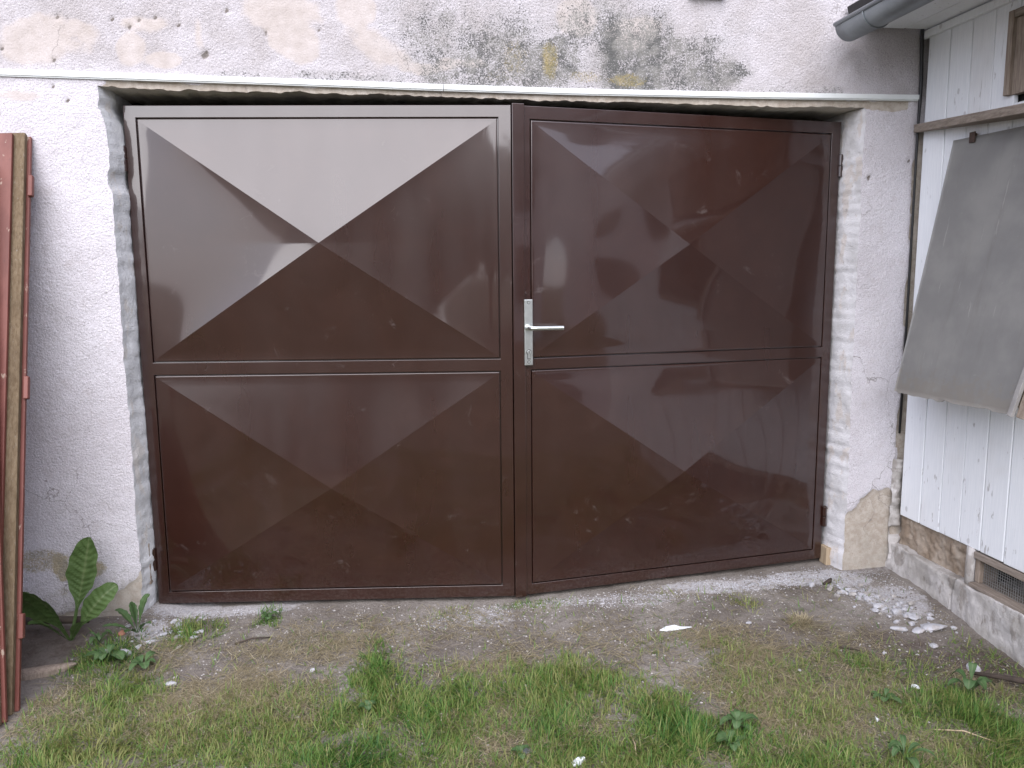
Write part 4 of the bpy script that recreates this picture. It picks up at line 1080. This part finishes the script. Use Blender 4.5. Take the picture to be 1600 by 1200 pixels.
gxs, gys, gti = [], [], []
for (cx, cy, rx, ry, den) in STRAW:
    n = int(den * rx * ry * 3.14 * 40000)
    a = rng.uniform(0, 2 * np.pi, n); r = np.sqrt(rng.uniform(0, 1, n)) * 1.3
    x = cx + rx * r * np.cos(a); y = cy + ry * r * np.sin(a)
    k = rng.uniform(0, 1, n) < sstep(1.35, 0.3, r + (fbm(x * 12, y * 12, 111) - 0.5) * 1.6)
    gxs.append(x[k]); gys.append(y[k]); gti.append(np.clip(rng.normal(0.40, 0.24, k.sum()), 0, 1))
n = 60000
x = rng.uniform(-2.3, 2.0, n); y = rng.uniform(-2.7, 0.0, n)
k = rng.uniform(0, 1, n) < (0.18 + 0.75 * sstep(-0.6, -1.1, y)) * sstep(0.3, 0.65, fbm(x * 7, y * 7, 112))
gxs.append(x[k]); gys.append(y[k]); gti.append(np.clip(rng.normal(0.32, 0.24, k.sum()), 0, 1))
X, Y, TI = np.concatenate(gxs), np.concatenate(gys), np.concatenate(gti)
k = clear(X, Y); X, Y, TI = X[k], Y[k], TI[k]
n = len(X)
blades('dry_grass', X, Y, rng.uniform(0.015, 0.08, n), rng.uniform(0, 6.28, n), np.abs(rng.normal(1.25, 0.25, n)), rng.uniform(0.0010, 0.0026, n), TI, M_straw, curl=0.25, flat=True)
# dry tuft
n = 260
a = rng.uniform(0, 6.28, n); r = np.sqrt(rng.uniform(0, 1, n)) * 0.028
tx, ty = 1.355 + r * np.cos(a) * 1.3, -0.455 + r * np.sin(a)
blades('straw_tuft', tx, ty, rng.uniform(0.02, 0.05, n), a + rng.normal(0, 0.4, n), np.abs(rng.normal(0.75, 0.3, n)), rng.uniform(0.0012, 0.0022, n), np.clip(rng.normal(0.62, 0.2, n), 0, 1), M_straw)

# ------------------------------------------------------------ rubble, crumbs, litter
def stone_bm(sx, sy, sz, seed, sub=2, rough=0.28):
    bm = bmesh.new()
    bmesh.ops.create_icosphere(bm, subdivisions=sub, radius=1.0)
    r = random.Random(seed)
    planes = [(Vector((r.gauss(0, 1), r.gauss(0, 1), r.gauss(0, 1))).normalized(), r.uniform(0.55, 0.9)) for _ in range(7)]
    for v in bm.verts:
        for nrm, dd in planes:
            k = v.co.dot(nrm)
            if k > dd: v.co -= nrm * (k - dd)
        v.co *= 1 + r.uniform(-rough, rough) * 0.25
        v.co.x *= sx; v.co.y *= sy; v.co.z *= sz
    return bm
def chunk(name, x, y, sx, sy, sz, label, cat, mat, seed, group=None, sub=2, rot=None, sink=0.5):
    o = bm_obj(name, stone_bm(sx, sy, sz, seed, sub), mat, None, False)
    o.location = (x, y, gz(x, y) + sz * (1 - sink)); o.rotation_euler = (random.uniform(-.15, .15), random.uniform(-.15, .15), rot if rot is not None else random.uniform(0, 6.28))
    return tag(o, label, cat, group)
CG = 'white plaster chunks by the right pillar'
big = [(1.868, -0.545, 0.062, 0.034, 0.013, 'largest flat white plaster slab, nearest the shed plinth', -0.5), (1.795, -0.425, 0.026, 0.020, 0.015, 'bluish plaster lump in the middle of the rubble heap', 0.3),
       (1.740, -0.385, 0.030, 0.020, 0.013, 'flat white plaster chunk at the upper left of the rubble heap', 0.1), (1.725, -0.545, 0.034, 0.015, 0.011, 'long pale plaster chunk lying lowest in the rubble heap', -0.5),
       (1.838, -0.470, 0.030, 0.022, 0.012, 'pinkish plaster piece beside the largest slab', 0.8), (1.800, -0.560, 0.032, 0.018, 0.010, 'plaster flake in front of the largest white slab', 0.2)]
for i, (x, y, a, b_, c_, lab, ro) in enumerate(big):
    chunk('plaster_chunk', x, y, a, b_, c_, lab, 'rubble', M_chunk, 200 + i, CG, 2, ro)
for i in range(74):
    t = random.random()
    x = 1.655 + t * 0.25 + random.gauss(0, 0.045); y = -0.235 - t * 0.26 + random.gauss(0, 0.06)
    if x > 1.99 or y > -0.05: continue
    s = random.uniform(0.006, 0.017)
    chunk('plaster_chunk', x, y, s * random.uniform(.9, 1.5), s, s * random.uniform(.5, .8), ('small whitish plaster chunk at the pillar end of the right rubble heap', 'small whitish plaster chunk in the middle of the right rubble heap', 'small whitish plaster chunk by the big slab, lower end of the rubble heap')[min(2, int(t * 3))], 'rubble', M_chunk if i % 4 else M_pebble, 300 + i, ('plaster chunks at the pillar end of the heap', 'plaster chunks in the middle of the heap', 'plaster chunks at the lower end of the heap')[min(2, int(t * 3))], 1)
for i in range(34):
    x = -1.10 + random.gauss(0, 0.075); y = -0.17 + random.gauss(0, 0.085)
    if not clear(np.array([x]), np.array([y + 0.02]))[0]: continue
    s = random.uniform(0.006, 0.016)
    chunk('plaster_chunk', x, y, s * random.uniform(.9, 1.8), s, s * .5, 'broken white plaster chunk in the heap at the left gate corner', 'rubble', M_chunk, 500 + i, 'white plaster chunks at the left gate corner', 1)
chunk('plaster_chunk', -0.993, -0.560, 0.021, 0.014, 0.010, 'lone white plaster lump on the grass left of the gate', 'rubble', M_chunk, 601, None, 2, 0.1)
chunk('plaster_chunk', 1.835, -0.815, 0.026, 0.022, 0.020, 'lone white lump on dark soil near the shed plinth', 'rubble', M_chunk, 602, None, 2)
chunk('plaster_chunk', 1.795, -0.655, 0.018, 0.016, 0.010, 'small pinkish plaster lump below the rubble heap', 'rubble', M_chunk, 603, None, 2)
chunk('pebble', -0.523, -0.545, 0.012, 0.009, 0.010, 'white pebble on bare soil below the left gate leaf', 'pebble', M_chunk, 604, None, 2)
chunk('pebble', -0.185, -0.400, 0.008, 0.007, 0.006, 'tiny white pebble on bare soil below the gate, left of the joint', 'pebble', M_chunk, 605, None, 2)
chunk('pebble', 1.56, -0.70, 0.008, 0.007, 0.006, 'round white pebble in the dark soil right of the dry tuft', 'pebble', M_chunk, 606, None, 2)
chunk('pebble', 1.165, -0.80, 0.009, 0.008, 0.006, 'pale pebble beside the straw patch at the right', 'pebble', M_chunk, 607, None, 2)
chunk('plaster_chunk', 1.14, -0.455, 0.018, 0.010, 0.006, 'thin pale flake between the white feather litter and the dry tuft', 'rubble', M_chunk, 608, None, 2)
chunk('brick_piece', -1.27, -0.165, 0.016, 0.014, 0.014, 'small orange brick piece between the two wall weeds', 'brick', M_brick, 609, None, 2)
chunk('plaster_chunk', -1.295, -0.30, 0.036, 0.024, 0.012, 'grey plaster slab lying below the small weed', 'rubble', M_chunk, 610, None, 2)
chunk('plaster_chunk', -1.215, -0.315, 0.040, 0.020, 0.010, 'pale plaster slab between weed and gate corner', 'rubble', M_chunk, 611, None, 2, -0.5)

def crumbs(name, n, fx, size, mat):
    """one mesh of many small broken octahedra"""
    x, y = fx(n)
    k = clear(x, y); x, y = x[k], y[k]; n = len(x)
    z = ground_z(x, y)
    s = size(n)
    base = np.array([(1, 0, 0), (0, 1, 0), (-1, 0, 0), (0, -1, 0), (0, 0, .7), (0, 0, -.7)], float)
    ang = rng.uniform(0, 6.28, n)
    V = base[None] * s[:, None, None] * rng.uniform(0.6, 1.35, (n, 6, 1))
    c_, s_ = np.cos(ang)[:, None], np.sin(ang)[:, None]
    VX = V[..., 0] * c_ - V[..., 1] * s_ + x[:, None]; VY = V[..., 0] * s_ + V[..., 1] * c_ + y[:, None]; VZ = V[..., 2] + z[:, None] + s[:, None] * 0.25
    F = np.array([(0, 1, 4), (1, 2, 4), (2, 3, 4), (3, 0, 4), (1, 0, 5), (2, 1, 5), (3, 2, 5), (0, 3, 5)])
    FF = (F[None] + (np.arange(n) * 6)[:, None, None]).reshape(-1, 3)
    o = mesh_obj(name, np.stack([VX, VY, VZ], 2).reshape(-1, 3).tolist(), FF.tolist(), mat)
    o['kind'] = 'stuff'
def fx_dust(n):
    i = rng.choice(len(DUST), n, p=np.array([d[2] * d[3] * d[4] for d in DUST]) / sum(d[2] * d[3] * d[4] for d in DUST))
    D = np.array(DUST)[i]
    return D[:, 0] + rng.normal(0, 0.55, n) * D[:, 2], D[:, 1] + rng.normal(0, 0.55, n) * D[:, 3]
crumbs('plaster_crumbs', 16000, fx_dust, lambda n: 0.0008 + 0.0034 * rng.uniform(0, 1, n) ** 4, M_chunk)
def fx_all(n): return rng.uniform(-1.5, 2.0, n), -rng.uniform(0, 1, n) ** 1.2 * 1.5
crumbs('gravel', 9000, fx_all, lambda n: 0.0012 + 0.0045 * rng.uniform(0, 1, n) ** 4, M_pebble)
crumbs('soil_crumbs', 9000, fx_all, lambda n: 0.0015 + 0.005 * rng.uniform(0, 1, n) ** 3, M_ground)

# white litter
def scrap(name, x, y, pts, label, cat, mat, rot):
    z = gz(x, y)
    bm = bmesh.new()
    up = [bm.verts.new((px, py, 0.004 + h)) for px, py, h in pts]; dn = [bm.verts.new((px, py, 0.001)) for px, py, h in pts]
    bm.faces.new(up); bm.faces.new(dn[::-1])
    for i in range(len(pts)): bm.faces.new((up[i], up[(i + 1) % len(pts)], dn[(i + 1) % len(pts)], dn[i]))
    o = bm_obj(name, bm, mat, None, False, 0.0012); o.location = (x, y, z + 0.002); o.rotation_euler = (0, 0, rot)
    tag(o, label, cat)
scrap('feather', 0.836, -0.462, [(-0.066, 0.0, 0.001), (-0.045, -0.012, 0.004), (-0.01, -0.013, 0.008), (0.02, -0.010, 0.006), (0.068, -0.001, 0.001), (0.02, 0.004, 0.005), (0.002, 0.012, 0.010), (-0.035, 0.012, 0.007)], 'long white feather lying on the bare soil before the right leaf', 'feather', M_litter, 0.05)
scrap('paper_scrap', 0.272, -1.205, [(-0.024, -0.010, 0.004), (0.0, -0.014, 0.009), (0.026, -0.004, 0.006), (0.028, 0.006, 0.003), (0.004, 0.004, 0.012), (-0.022, 0.003, 0.006)], 'white crumpled paper scrap in the grass at the bottom edge', 'litter', M_litter, 0.5)
scrap('slate_flake', 0.135, -1.125, [(-0.016, -0.020, 0.002), (0.016, -0.016, 0.003), (0.012, 0.014, 0.004), (-0.010, 0.02, 0.003)], 'grey stone flake in the grass near the bottom edge', 'flake', M_zinc, 0.3)
scrap('leaf_litter', 1.075, -0.995, [(-0.018, 0, 0.002), (0, -0.007, 0.006), (0.02, 0.002, 0.002), (0, 0.006, 0.005)], 'pale fallen leaf above the flat leafy weed', 'leaf', M_rosette, 0.1)
scrap('paper_scrap', 1.52, -0.93, [(-0.012, -0.006, 0.006), (0.016, -0.008, 0.002), (0.010, 0.004, 0.008), (-0.008, 0.008, 0.008)], 'small bluish white scrap beside the trampled weed at right', 'litter', M_litter, -0.6)
scrap('paper_scrap', 1.255, -1.115, [(-0.010, -0.006, 0.006), (0.010, -0.006, 0.003), (0.006, 0.008, 0.007)], 'tiny white scrap in the grass at lower right', 'litter', M_litter, 0.6)

# old board scrap, twigs and a rod standing in for the dark plinth trench
def stick(name, pts, rad, label, cat, mat):
    bm = bmesh.new(); tube(bm, [(x, y, gz(x, y) + h) for x, y, h in pts], rad, 8)
    tag(bm_obj(name, bm, mat, None, True), label, cat)
o = bm_obj('board_scrap', stone_bm(0.115, 0.034, 0.016, 77, 3, 0.2), M_wood, None, True)
o.location = (-1.455, -0.42, gz(-1.455, -0.42) + 0.012); o.rotation_euler = (0.25, 0, 0.28)
tag(o, 'rotten grey board scrap on the ground beside the leaning doors', 'board')
stick('old_batten', [(-1.75, -0.10, 0.06), (-1.40, -0.12, 0.055)], [0.018, 0.014], 'dark old batten lying behind the tall weed, under the leaning doors', 'batten', M_bark)
stick('trench_rod', [(1.80, -0.86, 0.02), (1.86, -0.93, 0.035), (1.90, -0.99, 0.045), (1.95, -1.08, 0.04)], [0.006, 0.010, 0.012, 0.012], 'dark rod standing in for the soil trench and roots at the shed plinth', 'stick', M_bark)
stick('twig', [(-0.83, -0.30, 0.006), (-0.77, -0.285, 0.012), (-0.70, -0.262, 0.006)], [0.004, 0.0035, 0.002], 'thin dark twig on soil below the left gate leaf', 'twig', M_bark)
stick('twig', [(1.40, -0.655, 0.006), (1.44, -0.665, 0.012), (1.475, -0.68, 0.006)], [0.004, 0.0045, 0.002], 'short dark twig beside the green tuft at right', 'twig', M_bark)
stick('bark_chip', [(1.635, -0.145, 0.005), (1.665, -0.14, 0.018), (1.68, -0.125, 0.022)], [0.007, 0.010, 0.005], 'dark bark chip standing on the white dust near the right pillar', 'bark chip', M_bark)
stick('straw_stalk', [(0.435, -1.245, 0.004), (0.455, -1.16, 0.012), (0.46, -1.09, 0.006)], [0.002, 0.0022, 0.0016], 'long dry stalk beside the tall bright grass tuft', 'stalk', M_pale)
stick('straw_stalk', [(1.40, -1.18, 0.006), (1.48, -1.215, 0.02), (1.56, -1.26, 0.008)], [0.002, 0.0022, 0.0016], 'long dry stalk across the straw at lower right', 'stalk', M_pale)

# ------------------------------------------------------------ unseen garden behind the camera, added and placed to shape the gate's reflections
def tree(x, y, h, cr, seed, label, mat):
    r = np.random.default_rng(seed)
    t = thing('tree', label, 'tree', (x, y, -0.1), group='unseen trees added for the gate reflections')
    bm = bmesh.new()
    tube(bm, [(0, 0, 0), (0.05, 0.05, h * 0.3), (0.0, 0.1, h * 0.62)], [0.16, 0.12, 0.07], 8)
    for k in range(6):
        a = k * 1.05 + seed
        tube(bm, [(0, 0.05, h * (0.25 + 0.05 * k)), (math.cos(a) * cr * 0.6, math.sin(a) * cr * 0.6, h * (0.45 + 0.06 * k))], [0.06, 0.02], 6)
    bm_obj('trunk', bm, M_bark, t, True)
    n = 2600
    d = r.normal(0, 1, (n, 3)); d /= np.linalg.norm(d, axis=1)[:, None]
    lump = 0.72 + 0.5 * fbm(np.arctan2(d[:, 1], d[:, 0]) * 1.6 + 9, d[:, 2] * 2.5 + seed, 7)
    P = d * (r.uniform(0.35, 1, n) ** 0.5)[:, None] * lump[:, None] * np.array((cr, cr, h * 0.36)) + np.array((0, 0, h * 0.64))
    s = r.uniform(0.10, 0.22, n)
    a = r.normal(0, 1, (n, 3)); a /= np.linalg.norm(a, axis=1)[:, None]
    b = np.cross(a, r.normal(0, 1, (n, 3))); b /= np.linalg.norm(b, axis=1)[:, None]
    V = np.stack([P - a * s[:, None], P + b * s[:, None] * .6, P + a * s[:, None], P - b * s[:, None] * .6], 1).reshape(-1, 3)
    mesh_obj('crown', V, np.arange(n * 4).reshape(-1, 4).tolist(), mat, t)
M_crown = simple('crown_leaves', (0.045, 0.075, 0.022), 0.7, 0, 0.4, 2)
for i, (x, y, h, cr) in enumerate(((-1.6, -15.5, 4.4, 1.9), (1.6, -16.5, 5.0, 2.2), (4.2, -19.0, 5.2, 2.4), (-0.1, -17.8, 4.6, 2.0), (-4.4, -14.4, 3.9, 1.8))):
    tree(x, y, h, cr, 40 + i, ['small round unseen tree added straight behind the photographer', 'bushy unseen tree added left of the pale house', 'tall unseen tree added close beside the pale house', 'unseen tree added to fill the gap behind the two small ones', 'wide small unseen tree added at the right end of the hedge'][i], M_crown)
hedge = thing('hedge', 'unseen green hedge added behind left to darken the low gate reflections', 'hedge', (-5.6, -14.2, -0.1))
n = 9000
P = np.stack([rng.uniform(-3.3, 4.3, n), rng.uniform(-0.6, 0.6, n), rng.uniform(0, 1, n) ** 0.7], 1)
P[:, 2] *= 2.6 + 0.7 * (fbm(P[:, 0] * 0.9, P[:, 0] * 0, 131) - 0.5)
d = rng.normal(0, 1, (n, 3)); d /= np.linalg.norm(d, axis=1)[:, None]
e = np.cross(d, rng.normal(0, 1, (n, 3))); e /= np.linalg.norm(e, axis=1)[:, None]
s = rng.uniform(0.08, 0.17, n)[:, None]
mesh_obj('foliage', np.stack([P - d * s, P + e * s * .6, P + d * s, P - e * s * .6], 1).reshape(-1, 3), np.arange(n * 4).reshape(-1, 4).tolist(), M_crown, hedge)
house = thing('unseen_house', 'pale rendered house across the garden, unseen, added for the gate to mirror', 'house', (8.2, -10.5, -0.2), (0, 0, R(38)))
M_cream = simple('cream_render', (0.78, 0.72, 0.70), 0.9)
box('house_wall', -4.2, 4.2, -6, 0, 0, 4.3, M_cream, house, 0.01)
bm = bmesh.new()
for q in (((-4.6, 0.4, 4.2), (4.6, 0.4, 4.2), (4.6, -3, 6.4), (-4.6, -3, 6.4)), ((-4.6, -6.4, 4.2), (4.6, -6.4, 4.2), (4.6, -3, 6.42), (-4.6, -3, 6.42))):
    bm.faces.new([bm.verts.new(p) for p in q])
o = bm_obj('roof', bm, M_tile, house); sm = o.modifiers.new('solid', 'SOLIDIFY'); sm.thickness = 0.12
for x0, z0 in ((-3.1, 0.9), (-0.6, 0.9), (2.0, 0.9), (-3.1, 2.75), (-0.6, 2.75), (2.0, 2.75)):
    wd = box('window', x0, x0 + 1.05, 0.0, 0.03, z0, z0 + 1.2, M_dark, house, 0.004)
    box('frame', x0 - 0.06, x0 + 1.11, 0.001, 0.05, z0 - 0.07, z0 - 0.002, M_board, wd, 0.004)
